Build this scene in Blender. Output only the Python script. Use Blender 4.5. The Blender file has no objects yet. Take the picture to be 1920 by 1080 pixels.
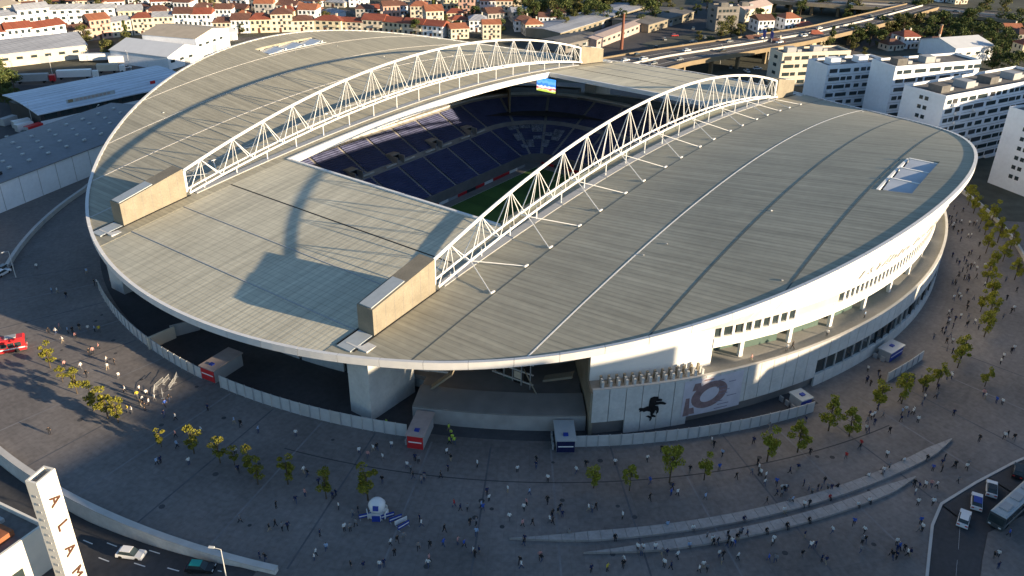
import bpy, math, random
from math import sin, cos, pi, radians, degrees, atan2, hypot, sqrt
from mathutils import Vector, Matrix

random.seed(7)
SC = bpy.context.scene
COL = SC.collection

# ------------------------------------------------------------------ camera
CAM = Vector((-200.806, -138.926, 96.257)); YAW, PITCH, ROLL, FPX = 0.625662, -0.485828, 0.018286, 1592.74
FW = Vector((cos(PITCH) * cos(YAW), cos(PITCH) * sin(YAW), sin(PITCH)))
_r = Vector((sin(YAW), -cos(YAW), 0)); _u = _r.cross(FW)
RT = _r * cos(ROLL) + _u * sin(ROLL); UP = -_r * sin(ROLL) + _u * cos(ROLL)
cd = bpy.data.cameras.new('camera'); cam = bpy.data.objects.new('camera', cd); COL.objects.link(cam)
cd.sensor_fit = 'HORIZONTAL'; cd.sensor_width = 36; cd.lens = FPX / 1920 * 36; cd.clip_start = 1; cd.clip_end = 6000
cam.matrix_world = Matrix(((RT.x, UP.x, -FW.x, CAM.x), (RT.y, UP.y, -FW.y, CAM.y), (RT.z, UP.z, -FW.z, CAM.z), (0, 0, 0, 1)))
SC.camera = cam

# ------------------------------------------------------------------ light
SUN_TO = Vector((-0.19, 1.0, -0.212)).normalized()          # the way the light travels
world = bpy.data.worlds.new('World'); SC.world = world; world.use_nodes = True
wn = world.node_tree; wn.nodes.clear()
sky = wn.nodes.new('ShaderNodeTexSky'); sky.sky_type = 'NISHITA'; sky.sun_disc = False
sky.sun_elevation = radians(11.8); sky.sun_rotation = atan2(-SUN_TO.x, -SUN_TO.y)
sky.air_density = 1.0; sky.dust_density = 0.3; sky.ozone_density = 2.6; sky.altitude = 100
bg = wn.nodes.new('ShaderNodeBackground'); bg.inputs['Strength'].default_value = 0.085
wo = wn.nodes.new('ShaderNodeOutputWorld')
wn.links.new(sky.outputs[0], bg.inputs[0]); wn.links.new(bg.outputs[0], wo.inputs[0])
ld = bpy.data.lights.new('sun', 'SUN'); ld.energy = 5.0; ld.angle = radians(0.55); ld.color = (1.0, 0.79, 0.53)
lo = bpy.data.objects.new('sun', ld); COL.objects.link(lo); lo.rotation_euler = SUN_TO.to_track_quat('-Z', 'Y').to_euler()
SC.view_settings.view_transform = 'Standard'; SC.view_settings.look = 'None'
SC.view_settings.exposure = 1.2; SC.view_settings.gamma = 1

# ------------------------------------------------------------------ helpers
def at(px, py, z=0.0):
    """ground plan position of a spot of the place, from its direction seen from the drone"""
    d = RT * ((px - 960) / FPX) - UP * ((py - 540) / FPX) + FW
    return CAM + d * ((z - CAM.z) / d.z)

class MB:
    def __init__(s): s.v = []; s.f = []; s.m = []
    def add(s, vs, fs, mi=0):
        o = len(s.v); s.v += [tuple(q) for q in vs]
        for f in fs: s.f.append([o + i for i in f]); s.m.append(mi)
        return s
    def box(s, x0, x1, y0, y1, z0, z1, mi=0):
        return s.add([(x0, y0, z0), (x1, y0, z0), (x1, y1, z0), (x0, y1, z0), (x0, y0, z1), (x1, y0, z1), (x1, y1, z1), (x0, y1, z1)],
                     [(0, 3, 2, 1), (4, 5, 6, 7), (0, 1, 5, 4), (1, 2, 6, 5), (2, 3, 7, 6), (3, 0, 4, 7)], mi)
    def hexa(s, b, t, mi=0):
        return s.add(list(b) + list(t), [(0, 3, 2, 1), (4, 5, 6, 7), (0, 1, 5, 4), (1, 2, 6, 5), (2, 3, 7, 6), (3, 0, 4, 7)], mi)
    def prism(s, poly, z0, z1, mi=0):
        n = len(poly)
        return s.add([(x, y, z0) for x, y in poly] + [(x, y, z1) for x, y in poly],
                     [tuple(range(n))[::-1], tuple(range(n, 2 * n))] + [(i, (i + 1) % n, n + (i + 1) % n, n + i) for i in range(n)], mi)
    def tube(s, p0, p1, r0, r1=None, n=6, mi=0):
        p0 = Vector(p0); p1 = Vector(p1); r1 = r0 if r1 is None else r1
        d = (p1 - p0).normalized(); a = d.orthogonal().normalized(); b = d.cross(a)
        vs = [p0 + (a * cos(2 * pi * i / n) + b * sin(2 * pi * i / n)) * r0 for i in range(n)] + \
             [p1 + (a * cos(2 * pi * i / n) + b * sin(2 * pi * i / n)) * r1 for i in range(n)]
        return s.add(vs, [(i, (i + 1) % n, n + (i + 1) % n, n + i) for i in range(n)] + [tuple(range(n))[::-1], tuple(range(n, 2 * n))], mi)
    def sweep(s, rings, closed=False, caps=True, mi=0):
        """rings: list of cross sections (same number of points), each section a closed loop"""
        n = len(rings[0]); o = len(s.v)
        for r in rings: s.v += [tuple(q) for q in r]
        k = len(rings)
        for i in range(k if closed else k - 1):
            j = (i + 1) % k
            for a in range(n):
                b = (a + 1) % n
                s.f.append([o + i * n + a, o + i * n + b, o + j * n + b, o + j * n + a]); s.m.append(mi)
        if caps and not closed:
            s.f.append([o + a for a in range(n)][::-1]); s.m.append(mi)
            s.f.append([o + (k - 1) * n + a for a in range(n)]); s.m.append(mi)
        return s
    def mesh(s, name, mats):
        me = bpy.data.meshes.new(name); me.from_pydata(s.v, [], s.f)
        for m in (mats if isinstance(mats, (list, tuple)) else [mats]): me.materials.append(m)
        if any(s.m): me.polygons.foreach_set('material_index', s.m)
        me.update(); return me
    def build(s, name, mats, parent=None, **kw):
        return link(name, s.mesh(name, mats), parent, **kw)

def link(name, data, parent=None, loc=None, rz=None, label=None, cat=None, group=None, kind=None, smooth=False):
    o = bpy.data.objects.new(name, data); COL.objects.link(o)
    if loc is not None: o.location = loc
    if rz is not None: o.rotation_euler = (0, 0, rz)
    if parent is not None: o.parent = parent
    tag(o, label, cat, group, kind)
    if smooth and data is not None: data.polygons.foreach_set('use_smooth', [True] * len(data.polygons))
    return o

def tag(o, label=None, cat=None, group=None, kind=None):
    if label: o['label'] = label
    if cat: o['category'] = cat
    if group: o['group'] = group
    if kind: o['kind'] = kind
    return o

def thing(name, label, cat, loc=(0, 0, 0), rz=0, group=None):
    return link(name, None, None, loc, rz, label, cat, group)

def copy_tree(o, parent=None):
    c = o.copy(); COL.objects.link(c)
    if parent is not None: c.parent = parent
    for ch in list(o.children): copy_tree(ch, c)
    return c

_unit = {}
def ubox(name, mat, loc, size, rz=0, parent=None, tilt=None, **kw):
    """a slab / post / pane: shared unit box mesh per material"""
    me = _unit.get((name, mat.name))
    if me is None:
        me = _unit[(name, mat.name)] = MB().box(-.5, .5, -.5, .5, -.5, .5).mesh(name, mat)
    o = link(name, me, parent, loc, rz, **kw); o.scale = size
    if tilt: o.rotation_euler = tilt
    return o
_cyl = {}
def rod(name, mat, p0, p1, r, parent=None, n=8):
    me = _cyl.get((name, mat.name))
    if me is None:
        me = _cyl[(name, mat.name)] = MB().tube((0, 0, -.5), (0, 0, .5), 1, n=n).mesh(name, mat)
    p0 = Vector(p0); p1 = Vector(p1); d = p1 - p0
    o = link(name, me, parent, (p0 + p1) / 2); o.rotation_euler = d.to_track_quat('Z', 'Y').to_euler(); o.scale = (r, r, d.length)
    return o

def ang(d): return radians(d)
def pol(r, a, z): return (r * cos(a), r * sin(a), z)
def arange(a, b, step):
    n = max(1, int(math.ceil(abs(b - a) / step))); return [a + (b - a) * i / n for i in range(n + 1)]
def ring_wall(mb, fr0, fr1, fz0, fz1, d0, d1, step=1.0, mi=0):
    """a wall that follows a curve round the stadium: inner/outer radius and bottom/top as functions of the angle"""
    secs = []
    for d in arange(d0, d1, step):
        a = ang(d); secs.append([pol(fr0(a), a, fz0(a)), pol(fr1(a), a, fz0(a)), pol(fr1(a), a, fz1(a)), pol(fr0(a), a, fz1(a))])
    return mb.sweep(secs)
def K(c): return lambda a: c

ONES = ['', 'first', 'second', 'third', 'fourth', 'fifth', 'sixth', 'seventh', 'eighth', 'ninth', 'tenth', 'eleventh', 'twelfth', 'thirteenth', 'fourteenth',
        'fifteenth', 'sixteenth', 'seventeenth', 'eighteenth', 'nineteenth']
TENS = {2: ('twentieth', 'twenty'), 3: ('thirtieth', 'thirty'), 4: ('fortieth', 'forty'), 5: ('fiftieth', 'fifty'), 6: ('sixtieth', 'sixty'), 7: ('seventieth', 'seventy'),
        8: ('eightieth', 'eighty'), 9: ('ninetieth', 'ninety')}
def ordinal(n):
    if n < 20: return ONES[n]
    a, b = TENS[n // 10]
    return a if n % 10 == 0 else b + '-' + ONES[n % 10]

def rank_labels(items, marks):
    """items: (object, phrase, x, y); marks: (phrase, x, y). Every item is named by how near it is to its own closest landmark."""
    per = {}
    for o, ph, x, y in items:
        k = min(range(len(marks)), key=lambda i: hypot(marks[i][1] - x, marks[i][2] - y))
        per.setdefault(k, []).append((hypot(marks[k][1] - x, marks[k][2] - y), o, ph))
    for k, l in per.items():
        l.sort(key=lambda t: t[0])
        for i, (d, o, ph) in enumerate(l):
            o['label'] = ph + (', closest to ' if i == 0 else ', %s closest to ' % ordinal(i + 1)) + marks[k][0]

# ------------------------------------------------------------------ materials
def M(name, col, rough=0.85, var=0.12, scale=0.4, metal=0.0, spec=0.3, bump=0.0, bscale=3.0, detail=4.0, hue=0.0, var2=0.0, scale2=8.0, emit=None, estr=0.0):
    m = bpy.data.materials.new(name); m.use_nodes = True; nt = m.node_tree; N = nt.nodes; L = nt.links
    b = N['Principled BSDF']; b.inputs['Roughness'].default_value = rough; b.inputs['Metallic'].default_value = metal
    b.inputs['Specular IOR Level'].default_value = spec
    geo = N.new('ShaderNodeNewGeometry')
    c = None
    rgb = N.new('ShaderNodeRGB'); rgb.outputs[0].default_value = (*col, 1)
    out = rgb.outputs[0]
    for vv, ss in ((var, scale), (var2, scale2)):
        if vv <= 0: continue
        no = N.new('ShaderNodeTexNoise'); no.inputs['Scale'].default_value = ss; no.inputs['Detail'].default_value = detail
        L.new(geo.outputs['Position'], no.inputs['Vector'])
        mr = N.new('ShaderNodeMapRange'); mr.inputs[1].default_value = 0.25; mr.inputs[2].default_value = 0.75
        mr.inputs[3].default_value = 1 - vv; mr.inputs[4].default_value = 1 + vv
        L.new(no.outputs[0], mr.inputs[0])
        mx = N.new('ShaderNodeVectorMath'); mx.operation = 'SCALE'
        L.new(out, mx.inputs[0]); L.new(mr.outputs[0], mx.inputs['Scale']); out = mx.outputs[0]
    L.new(out, b.inputs['Base Color'])
    if bump > 0:
        nb = N.new('ShaderNodeTexNoise'); nb.inputs['Scale'].default_value = bscale; nb.inputs['Detail'].default_value = 3
        L.new(geo.outputs['Position'], nb.inputs['Vector'])
        bp = N.new('ShaderNodeBump'); bp.inputs['Strength'].default_value = bump; bp.inputs['Distance'].default_value = 0.2
        L.new(nb.outputs[0], bp.inputs['Height']); L.new(bp.outputs[0], b.inputs['Normal'])
    if emit:
        b.inputs['Emission Color'].default_value = (*emit, 1); b.inputs['Emission Strength'].default_value = estr
    return m

def math_node(N, L, op, a, b=None, clamp=False):
    n = N.new('ShaderNodeMath'); n.operation = op; n.use_clamp = clamp
    for i, v in enumerate((a, b)):
        if v is None: continue
        if isinstance(v, (int, float)): n.inputs[i].default_value = v
        else: L.new(v, n.inputs[i])
    return n.outputs[0]

def roof_mat(name, col, axis, pitch, line=0.14, dark=0.72, cross=0.0, relief=0.05):
    """standing-seam sheet metal: narrow sheets of slightly different tone with a darker joint between them, streaked along their length"""
    m = M(name, col, 0.62, 0.11, 0.05, spec=0.35, var2=0.07, scale2=0.6, detail=6); nt = m.node_tree; N = nt.nodes; L = nt.links
    b = N['Principled BSDF']; src = b.inputs['Base Color'].links[0].from_socket
    geo = N.new('ShaderNodeNewGeometry'); sep = N.new('ShaderNodeSeparateXYZ'); L.new(geo.outputs['Position'], sep.inputs[0])
    u = math_node(N, L, 'DIVIDE', sep.outputs[axis], pitch)
    fr = math_node(N, L, 'FRACT', u); fl = math_node(N, L, 'FLOOR', u)
    wn_ = N.new('ShaderNodeTexWhiteNoise'); wn_.noise_dimensions = '1D'; L.new(fl, wn_.inputs['W'])
    mask = math_node(N, L, 'LESS_THAN', fr, line)
    t = math_node(N, L, 'MULTIPLY', mask, -(1 - dark))
    t2 = math_node(N, L, 'MULTIPLY', wn_.outputs['Value'], 0.13)
    tone = math_node(N, L, 'ADD', math_node(N, L, 'ADD', t, t2), 0.94)
    # long streaks of dirt along the sheets
    mp = N.new('ShaderNodeMapping'); mp.inputs['Scale'].default_value = (0.35, 0.02, 0.02) if axis == 0 else (0.02, 0.35, 0.02)
    L.new(geo.outputs['Position'], mp.inputs[0])
    ns = N.new('ShaderNodeTexNoise'); ns.inputs['Scale'].default_value = 3.0; ns.inputs['Detail'].default_value = 3; L.new(mp.outputs[0], ns.inputs[0])
    st = N.new('ShaderNodeMapRange'); st.inputs[1].default_value = .3; st.inputs[2].default_value = .7; st.inputs[3].default_value = .84; st.inputs[4].default_value = 1.12
    L.new(ns.outputs[0], st.inputs[0]); tone = math_node(N, L, 'MULTIPLY', tone, st.outputs[0])
    if cross > 0:
        u2 = math_node(N, L, 'FRACT', math_node(N, L, 'DIVIDE', sep.outputs[1 - axis], cross))
        tone = math_node(N, L, 'MULTIPLY', tone, math_node(N, L, 'SUBTRACT', 1.0, math_node(N, L, 'MULTIPLY', math_node(N, L, 'LESS_THAN', u2, 0.12), 0.16)))
    sc = N.new('ShaderNodeVectorMath'); sc.operation = 'SCALE'; L.new(src, sc.inputs[0]); L.new(tone, sc.inputs['Scale'])
    L.new(sc.outputs[0], b.inputs['Base Color'])
    w = math_node(N, L, 'SINE', math_node(N, L, 'MULTIPLY', u, 2 * pi))
    bp = N.new('ShaderNodeBump'); bp.inputs['Strength'].default_value = 0.6; bp.inputs['Distance'].default_value = relief
    L.new(w, bp.inputs['Height']); L.new(bp.outputs[0], b.inputs['Normal'])
    return m

def paving_mat(name, col, dr, da):
    """dark setts laid in courses round the stadium, each course a little different, with radial joints"""
    m = M(name, col, 0.8, 0.3, 0.045, var2=0.2, scale2=1.1, spec=0.25, detail=7); nt = m.node_tree; N = nt.nodes; L = nt.links
    b = N['Principled BSDF']; src = b.inputs['Base Color'].links[0].from_socket
    geo = N.new('ShaderNodeNewGeometry'); sep = N.new('ShaderNodeSeparateXYZ'); L.new(geo.outputs['Position'], sep.inputs[0])
    a = math_node(N, L, 'ARCTAN2', sep.outputs[1], sep.outputs[0])
    ln = N.new('ShaderNodeVectorMath'); ln.operation = 'LENGTH'
    cb = N.new('ShaderNodeCombineXYZ'); L.new(sep.outputs[0], cb.inputs[0]); L.new(sep.outputs[1], cb.inputs[1]); L.new(cb.outputs[0], ln.inputs[0])
    ur = math_node(N, L, 'DIVIDE', ln.outputs['Value'], dr); ua = math_node(N, L, 'DIVIDE', a, radians(da))
    cb2 = N.new('ShaderNodeCombineXYZ'); L.new(math_node(N, L, 'FLOOR', ur), cb2.inputs[0]); L.new(math_node(N, L, 'FLOOR', ua), cb2.inputs[1])
    wn_ = N.new('ShaderNodeTexWhiteNoise'); wn_.noise_dimensions = '2D'; L.new(cb2.outputs[0], wn_.inputs['Vector'])
    j = math_node(N, L, 'MAXIMUM', math_node(N, L, 'LESS_THAN', math_node(N, L, 'FRACT', ur), 0.05), math_node(N, L, 'LESS_THAN', math_node(N, L, 'FRACT', ua), 0.05))
    tone = math_node(N, L, 'ADD', math_node(N, L, 'MULTIPLY', wn_.outputs['Value'], 0.10), 0.95)
    tone = math_node(N, L, 'SUBTRACT', tone, math_node(N, L, 'MULTIPLY', j, 0.10))
    sc = N.new('ShaderNodeVectorMath'); sc.operation = 'SCALE'; L.new(src, sc.inputs[0]); L.new(tone, sc.inputs['Scale'])
    L.new(sc.outputs[0], b.inputs['Base Color']); return m

def leaf_mat(name, col, col2):
    m = bpy.data.materials.new(name); m.use_nodes = True; N = m.node_tree.nodes; L = m.node_tree.links; b = N['Principled BSDF']
    geo = N.new('ShaderNodeNewGeometry'); rp = N.new('ShaderNodeMix'); rp.data_type = 'RGBA'
    rp.inputs[6].default_value = (*col, 1); rp.inputs[7].default_value = (*col2, 1)
    L.new(geo.outputs['Random Per Island'], rp.inputs[0]); L.new(rp.outputs[2], b.inputs['Base Color'])
    b.inputs['Roughness'].default_value = 0.7; b.inputs['Specular IOR Level'].default_value = 0.2
    return m

X_ROOF = roof_mat('roof_sheet_side', (0.358, 0.338, 0.262), 0, 1.25, dark=0.84, relief=0.012)
Y_ROOF = roof_mat('roof_sheet_end', (0.545, 0.515, 0.40), 1, 1.1, dark=0.84, cross=1.7, relief=0.012)
WHITE = M('white_steel', (0.80, 0.80, 0.78), 0.5, 0.04, 0.5)
RIMW = M('rim_metal', (0.70, 0.70, 0.69), 0.5, 0.06, 0.4)
CLAD = M('white_cladding', (0.80, 0.80, 0.78), 0.6, 0.03, 0.3)
CONC = M('concrete', (0.25, 0.222, 0.17), 0.9, 0.16, 0.3, bump=0.15, var2=0.1, scale2=2.5)
CONCL = M('pale_concrete', (0.58, 0.58, 0.56), 0.9, 0.12, 0.25, bump=0.1, var2=0.08, scale2=1.5)
CONCD = M('dark_concrete', (0.20, 0.19, 0.18), 0.9, 0.15, 0.3)
FENCEC = M('fence_panel', (0.52, 0.53, 0.53), 0.7, 0.08, 0.9)
SEAMD = M('seam_shade_edge_dark', (0.10, 0.115, 0.11), 0.7, 0.1, 0.6)  # painted seam shade; also the dark tone of the raised inner edge
GREYM = M('grey_metal', (0.36, 0.37, 0.38), 0.55, 0.08, 0.6)
DARKM = M('dark_metal', (0.04, 0.042, 0.045), 0.5, 0.1, 0.6)
BLACK = M('black_gap', (0.012, 0.012, 0.013), 0.8, 0)
GLASS = M('dark_glass', (0.035, 0.05, 0.055), 0.12, 0.2, 0.8, spec=0.6)
GLASSB = M('roof_glass', (0.46, 0.50, 0.55), 0.15, 0.1, 0.3, spec=0.7)
GLASSG = M('green_glass', (0.10, 0.15, 0.13), 0.2, 0.2, 0.4, spec=0.6)
SEAT = M('blue_seats', (0.078, 0.090, 0.185), 0.6, 0.18, 0.25, var2=0.25, scale2=5)
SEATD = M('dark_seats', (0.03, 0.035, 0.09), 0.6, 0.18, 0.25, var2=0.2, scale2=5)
STANDC = M('stand_concrete', (0.34, 0.33, 0.32), 0.9, 0.15, 0.4)
CREAM = M('cream_render', (0.62, 0.56, 0.46), 0.9, 0.08, 0.3)
TERR = M('terrace_floor', (0.30, 0.29, 0.27), 0.9, 0.12, 0.2, var2=0.08, scale2=2)
GRASS = M('pitch_grass', (0.05, 0.115, 0.028), 0.9, 0.1, 0.2, var2=0.1, scale2=3)
GRASS2 = M('pitch_grass_light', (0.062, 0.14, 0.034), 0.9, 0.1, 0.2, var2=0.1, scale2=3)
LINE = M('white_paint', (0.7, 0.7, 0.68), 0.8, 0.12, 1.5)
PLAZA = paving_mat('plaza_setts', (0.176, 0.162, 0.155), 1.6, 0.8)
INNER = M('ring_floor', (0.07, 0.07, 0.075), 0.9, 0.2, 0.1, var2=0.12, scale2=1)
ASPH = M('asphalt', (0.062, 0.062, 0.066), 0.9, 0.2, 0.08, var2=0.15, scale2=1.2)
ASPHL = M('worn_asphalt', (0.115, 0.105, 0.10), 0.9, 0.18, 0.06, var2=0.12, scale2=0.8)
KERB = M('kerb_stone', (0.50, 0.49, 0.47), 0.85, 0.1, 0.5)
BENCH = M('bench_stone', (0.33, 0.315, 0.305), 0.85, 0.14, 0.5, var2=0.1, scale2=2)
EARTH = M('town_ground', (0.075, 0.078, 0.062), 0.95, 0.4, 0.03, var2=0.25, scale2=0.25)
RED = M('red_paint', (0.55, 0.03, 0.035), 0.4, 0.06, 1)
BLUE = M('blue_paint', (0.02, 0.05, 0.30), 0.4, 0.06, 1)
NAVY = M('navy_paint', (0.012, 0.018, 0.07), 0.4, 0.06, 1)
YELLOW = M('yellow_paint', (0.70, 0.52, 0.05), 0.5, 0.06, 1)
PURPLE = M('purple_board', (0.16, 0.05, 0.25), 0.5, 0.06, 1)
LIME = M('lime_board', (0.35, 0.45, 0.05), 0.5, 0.06, 1)
OCHRE = M('ochre_concrete', (0.25, 0.195, 0.125), 0.9, 0.12, 0.3)
PINKR = M('pinkish_roofing', (0.42, 0.34, 0.31), 0.85, 0.1, 0.6)
BRN = M('brown_letter', (0.10, 0.045, 0.03), 0.6, 0.05, 1)
EMBL = M('black_emblem', (0.014, 0.014, 0.016), 0.5, 0.05, 1)
TYRE = M('tyre_rubber', (0.02, 0.02, 0.02), 0.9, 0)
TEAL = M('teal_paint', (0.02, 0.30, 0.26), 0.35, 0.05, 1)
CARW = M('white_car_paint', (0.75, 0.75, 0.75), 0.25, 0.02, 1, spec=0.5)
CARB = M('black_car_paint', (0.02, 0.02, 0.022), 0.25, 0.02, 1, spec=0.5)
CARG = M('grey_car_paint', (0.22, 0.23, 0.24), 0.3, 0.02, 1, spec=0.5)
CARR = M('red_car_paint', (0.4, 0.03, 0.03), 0.3, 0.02, 1, spec=0.5)
BUSG = M('bus_grey', (0.07, 0.08, 0.085), 0.3, 0.04, 1, spec=0.5)
BUSR = M('bus_roof', (0.40, 0.44, 0.46), 0.4, 0.06, 1)
BARK = M('bark', (0.10, 0.075, 0.05), 0.95, 0.2, 2)
LAMPH = M('lamp_housing', (0.6, 0.6, 0.58), 0.5, 0.03, 1)

# ------------------------------------------------------------------ the ground
def annulus(mb, r0, r1, d0, d1, z=K(0.0), step=1.5, mi=0):
    ds = arange(d0, d1, step); vs = []
    for d in ds:
        a = ang(d); vs += [pol(r0(a) if callable(r0) else r0, a, z(a)), pol(r1(a) if callable(r1) else r1, a, z(a))]
    fs = [(2 * i, 2 * i + 1, 2 * i + 3, 2 * i + 2) for i in range(len(ds) - 1)]
    return mb.add(vs, fs, mi)

gb = MB(); annulus(gb, 120.0, 2600.0, 0, 360, K(-4.2), 3)     # the lowest level; the real floors are laid on top
gb.build('ground', EARTH, kind='structure')
pm = MB(); annulus(pm, 121.0, 158.0, 110, 300.0)
pm.build('plaza', PLAZA, kind='structure')
pm = MB(); annulus(pm, 158.0, 205.0, 200.5, 300.0); pm.build('plaza_paving', PLAZA, kind='structure')
pm = MB(); annulus(pm, 121.0, 138.0, 300, 470.0, K(-0.02)); pm.build('plaza_ring', PLAZA, kind='structure')
pm = MB(); annulus(pm, 84, 121.0, 0, 243, K(0.0)); annulus(pm, 84, 121.0, 318, 360, K(0.0)); annulus(pm, 84, 108.0, 243, 318, K(0.0)); pm.build('ring_floor', INNER, kind='structure')
pm = MB(); annulus(pm, 108, 121.0, 243, 318, K(0.0)); pm.build('podium_paving', PLAZA, kind='structure')
# town level outside the plaza: flat sheet with a hole where the plaza and the sunk street lie
tg = MB()
annulus(tg, 138.0, 900.0, -60, 110, K(-0.06), 3); annulus(tg, 158, 900, 110, 150, K(-0.06), 3); annulus(tg, 205, 700, 200.5, 300, K(-0.06), 3)
tg.build('town_terrain', EARTH, kind='structure')
def street_z(a):
    d = degrees(a) % 360
    return -0.08 - 2.3 * max(0, min(1, (199.5 - d) / 11.0)) ** 0.8
st = MB()
for r0, r1 in ((158.6, 178), (178, 240)): annulus(st, r0, r1, 150, 200.5, street_z, 1.0)
st.build('sunken_street', ASPH, kind='structure')
# circular drain in the setts
dr = MB(); annulus(dr, 132.1, 132.35, 196, 246, K(0.004)); dr.build('drain_channel', ASPH, kind='structure')
# flush stone bands that divide the setts, and gully covers
BAND = M('paving_band', (0.20, 0.195, 0.20), 0.85, 0.2, 0.3, var2=0.12, scale2=2)
BANDD = M('paving_band_dark', (0.105, 0.105, 0.115), 0.85, 0.2, 0.3, var2=0.12, scale2=2)
for k, d in enumerate(arange(152, 262, 5.0)):
    w = .16
    b_ = MB(); a = ang(d); t_ = Vector((-sin(a), cos(a), 0)) * w; c_ = Vector((cos(a), sin(a), 0))
    b_.add([tuple(c_ * 123.2 - t_ + Vector((0, 0, .004))), tuple(c_ * 157.0 - t_ + Vector((0, 0, .004))), tuple(c_ * 157.0 + t_ + Vector((0, 0, .004))), tuple(c_ * 123.2 + t_ + Vector((0, 0, .004)))], [(0, 1, 2, 3)])
    b_.build('paving_band', BAND if k % 2 else BANDD, kind='structure')
for k in range(46):
    a = ang(random.uniform(160, 250)); r = random.uniform(125, 156); c_ = Vector(pol(r, a, .009)); q_ = random.uniform(.3, .55)
    MB().prism([(c_.x + q_ * cos(t * pi / 4), c_.y + q_ * sin(t * pi / 4)) for t in range(8)], .002, .012).build('manhole_cover', ASPH, kind='structure')
# lane dashes of the sunk street
for k, (px, py) in enumerate(((165, 1017), (195, 1050), (262, 1060), (325, 1069), (290, 1036), (210, 1022), (392, 1050), (420, 1074))):
    p = at(px, py, -3.4); a = atan2(p.y, p.x); z = street_z(a); p = at(px, py, z); a = atan2(p.y, p.x)
    d = MB(); annulus(d, hypot(p.x, p.y) - .09, hypot(p.x, p.y) + .09, degrees(a) - .38, degrees(a) + .38, lambda q: street_z(q) + .006, .2)
    d.build('lane_dash', LINE, kind='structure')
# bus road on the right
rd = MB(); P = [at(*q) for q in ((1960, 842), (1900, 868), (1830, 905), (1765, 945), (1748, 985), (1742, 1040), (1736, 1100))]
rd_out = [(P[-1].x, -190), (40, -190)]
rd.add([(p.x, p.y, 0.004) for p in P] + [(x, y, 0.004) for x, y in rd_out], [tuple(range(len(P) + 2))])
rd.build('bus_road', ASPH, kind='structure')
kb = MB()
for a, b in zip(P[:-1], P[1:]):
    n = Vector((-(b - a).y, (b - a).x, 0)).normalized() * .22
    kb.hexa([(a.x - n.x, a.y - n.y, 0), (b.x - n.x, b.y - n.y, 0), (b.x + n.x, b.y + n.y, 0), (a.x + n.x, a.y + n.y, 0)],
            [(a.x - n.x, a.y - n.y, .13), (b.x - n.x, b.y - n.y, .13), (b.x + n.x, b.y + n.y, .13), (a.x + n.x, a.y + n.y, .13)])
kb.build('kerb', KERB, kind='structure')
isl = [at(*q) for q in ((1852, 1000), (1842, 1050), (1836, 1100), (1990, 1100), (1990, 960), (1930, 962))]
MB().prism([(p.x, p.y) for p in isl], 0.0, 0.14).build('traffic_island', PLAZA, kind='structure')
for q0, q1 in (((1800, 985), (1797, 1030)), ((1795, 1050), (1792, 1085))):
    a = at(*q0); b = at(*q1); MB().add([(a.x - .1, a.y, .008), (a.x + .1, a.y, .008), (b.x + .1, b.y, .008), (b.x - .1, b.y, .008)], [(0, 1, 2, 3)]).build('lane_dash', LINE, kind='structure')


# ------------------------------------------------------------------ the stadium
STAD = thing('stadium', 'large oval football stadium with grey metal roof, two white arched trusses and concrete pylons', 'stadium')
def rim_r(a): return 119.21 + 3.263 * cos(2 * a)
def rim_y_at_x(x):
    lo, hi = 0.0, pi / 2
    for _ in range(40):
        m = (lo + hi) / 2
        if rim_r(m) * cos(m) > x: lo = m
        else: hi = m
    return rim_r(lo) * sin(lo)
def rim_x_at_y(y):
    lo, hi = 0.0, pi / 2
    for _ in range(40):
        m = (lo + hi) / 2
        if rim_r(m) * sin(m) < y: lo = m
        else: hi = m
    return rim_r(lo) * cos(lo)
def z_edge(x, y): return 23.8 - 7.36e-4 * x * x + 8.8e-9 * x ** 4 + 0.118 * max(0.0, 1 - (x / 108.0) ** 2) * max(abs(y) - 38.0, 0.0)
def rim_z(a): return z_edge(rim_r(a) * cos(a), rim_r(a) * sin(a)) - 0.88
Y_SEAMS = [36.0, 51.25, 68.4, 84.0, 99.5, 115.93]
STEP = [-1.05, -1.04, -1.02, -0.985, -0.95]
SKX, SKY0, SKY1 = 13.0, 101.0, 108.0
def solid(o, t=0.7):
    md = o.modifiers.new('thickness', 'SOLIDIFY'); md.thickness = t; md.offset = -1
    return o
xs = [-123.5 + 3.25 * i for i in range(77)]
for s in (-1, 1):
    for k in range(5):
        y0, y1 = Y_SEAMS[k], Y_SEAMS[k + 1]
        if k < 4: ys = [y0 + (y1 - y0) * i / 5 for i in range(6)]
        else: ys = [99.5, 101, 103, 105.5, 108] + [108 + 7.93 * sin(pi / 2 * i / 8) for i in range(1, 9)]
        mb = MB(); idx = {}
        for i, y in enumerate(ys):
            xm = rim_x_at_y(y) - .25
            for j, x in enumerate(xs):
                xx = max(-xm, min(xm, x)); idx[i, j] = len(mb.v)
                mb.v.append((xx, s * y, z_edge(xx, y) + STEP[k]))
        for i in range(len(ys) - 1):
            for j in range(len(xs) - 1):
                q = [idx[i, j], idx[i, j + 1], idx[i + 1, j + 1], idx[i + 1, j]]
                pts = [mb.v[t] for t in q]
                if max(p[0] for p in pts) - min(p[0] for p in pts) < 1e-4: continue
                cx = sum(p[0] for p in pts) / 4; cy = abs(sum(p[1] for p in pts) / 4)
                if k == 4 and abs(cx) < SKX and SKY0 < cy < SKY1: continue
                u = []
                for t in q:
                    if not u or all((Vector(mb.v[t]) - Vector(mb.v[w])).length > 1e-4 for w in u): u.append(t)
                if len(u) < 3: continue
                if s > 0: pass
                else: u = u[::-1]
                mb.f.append(u); mb.m.append(0)
        o = mb.build('roof_panel', X_ROOF, STAD); solid(o)
X_SEAMS = [62.0, 80.0, 94.0, 108.0, 122.2]
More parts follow.
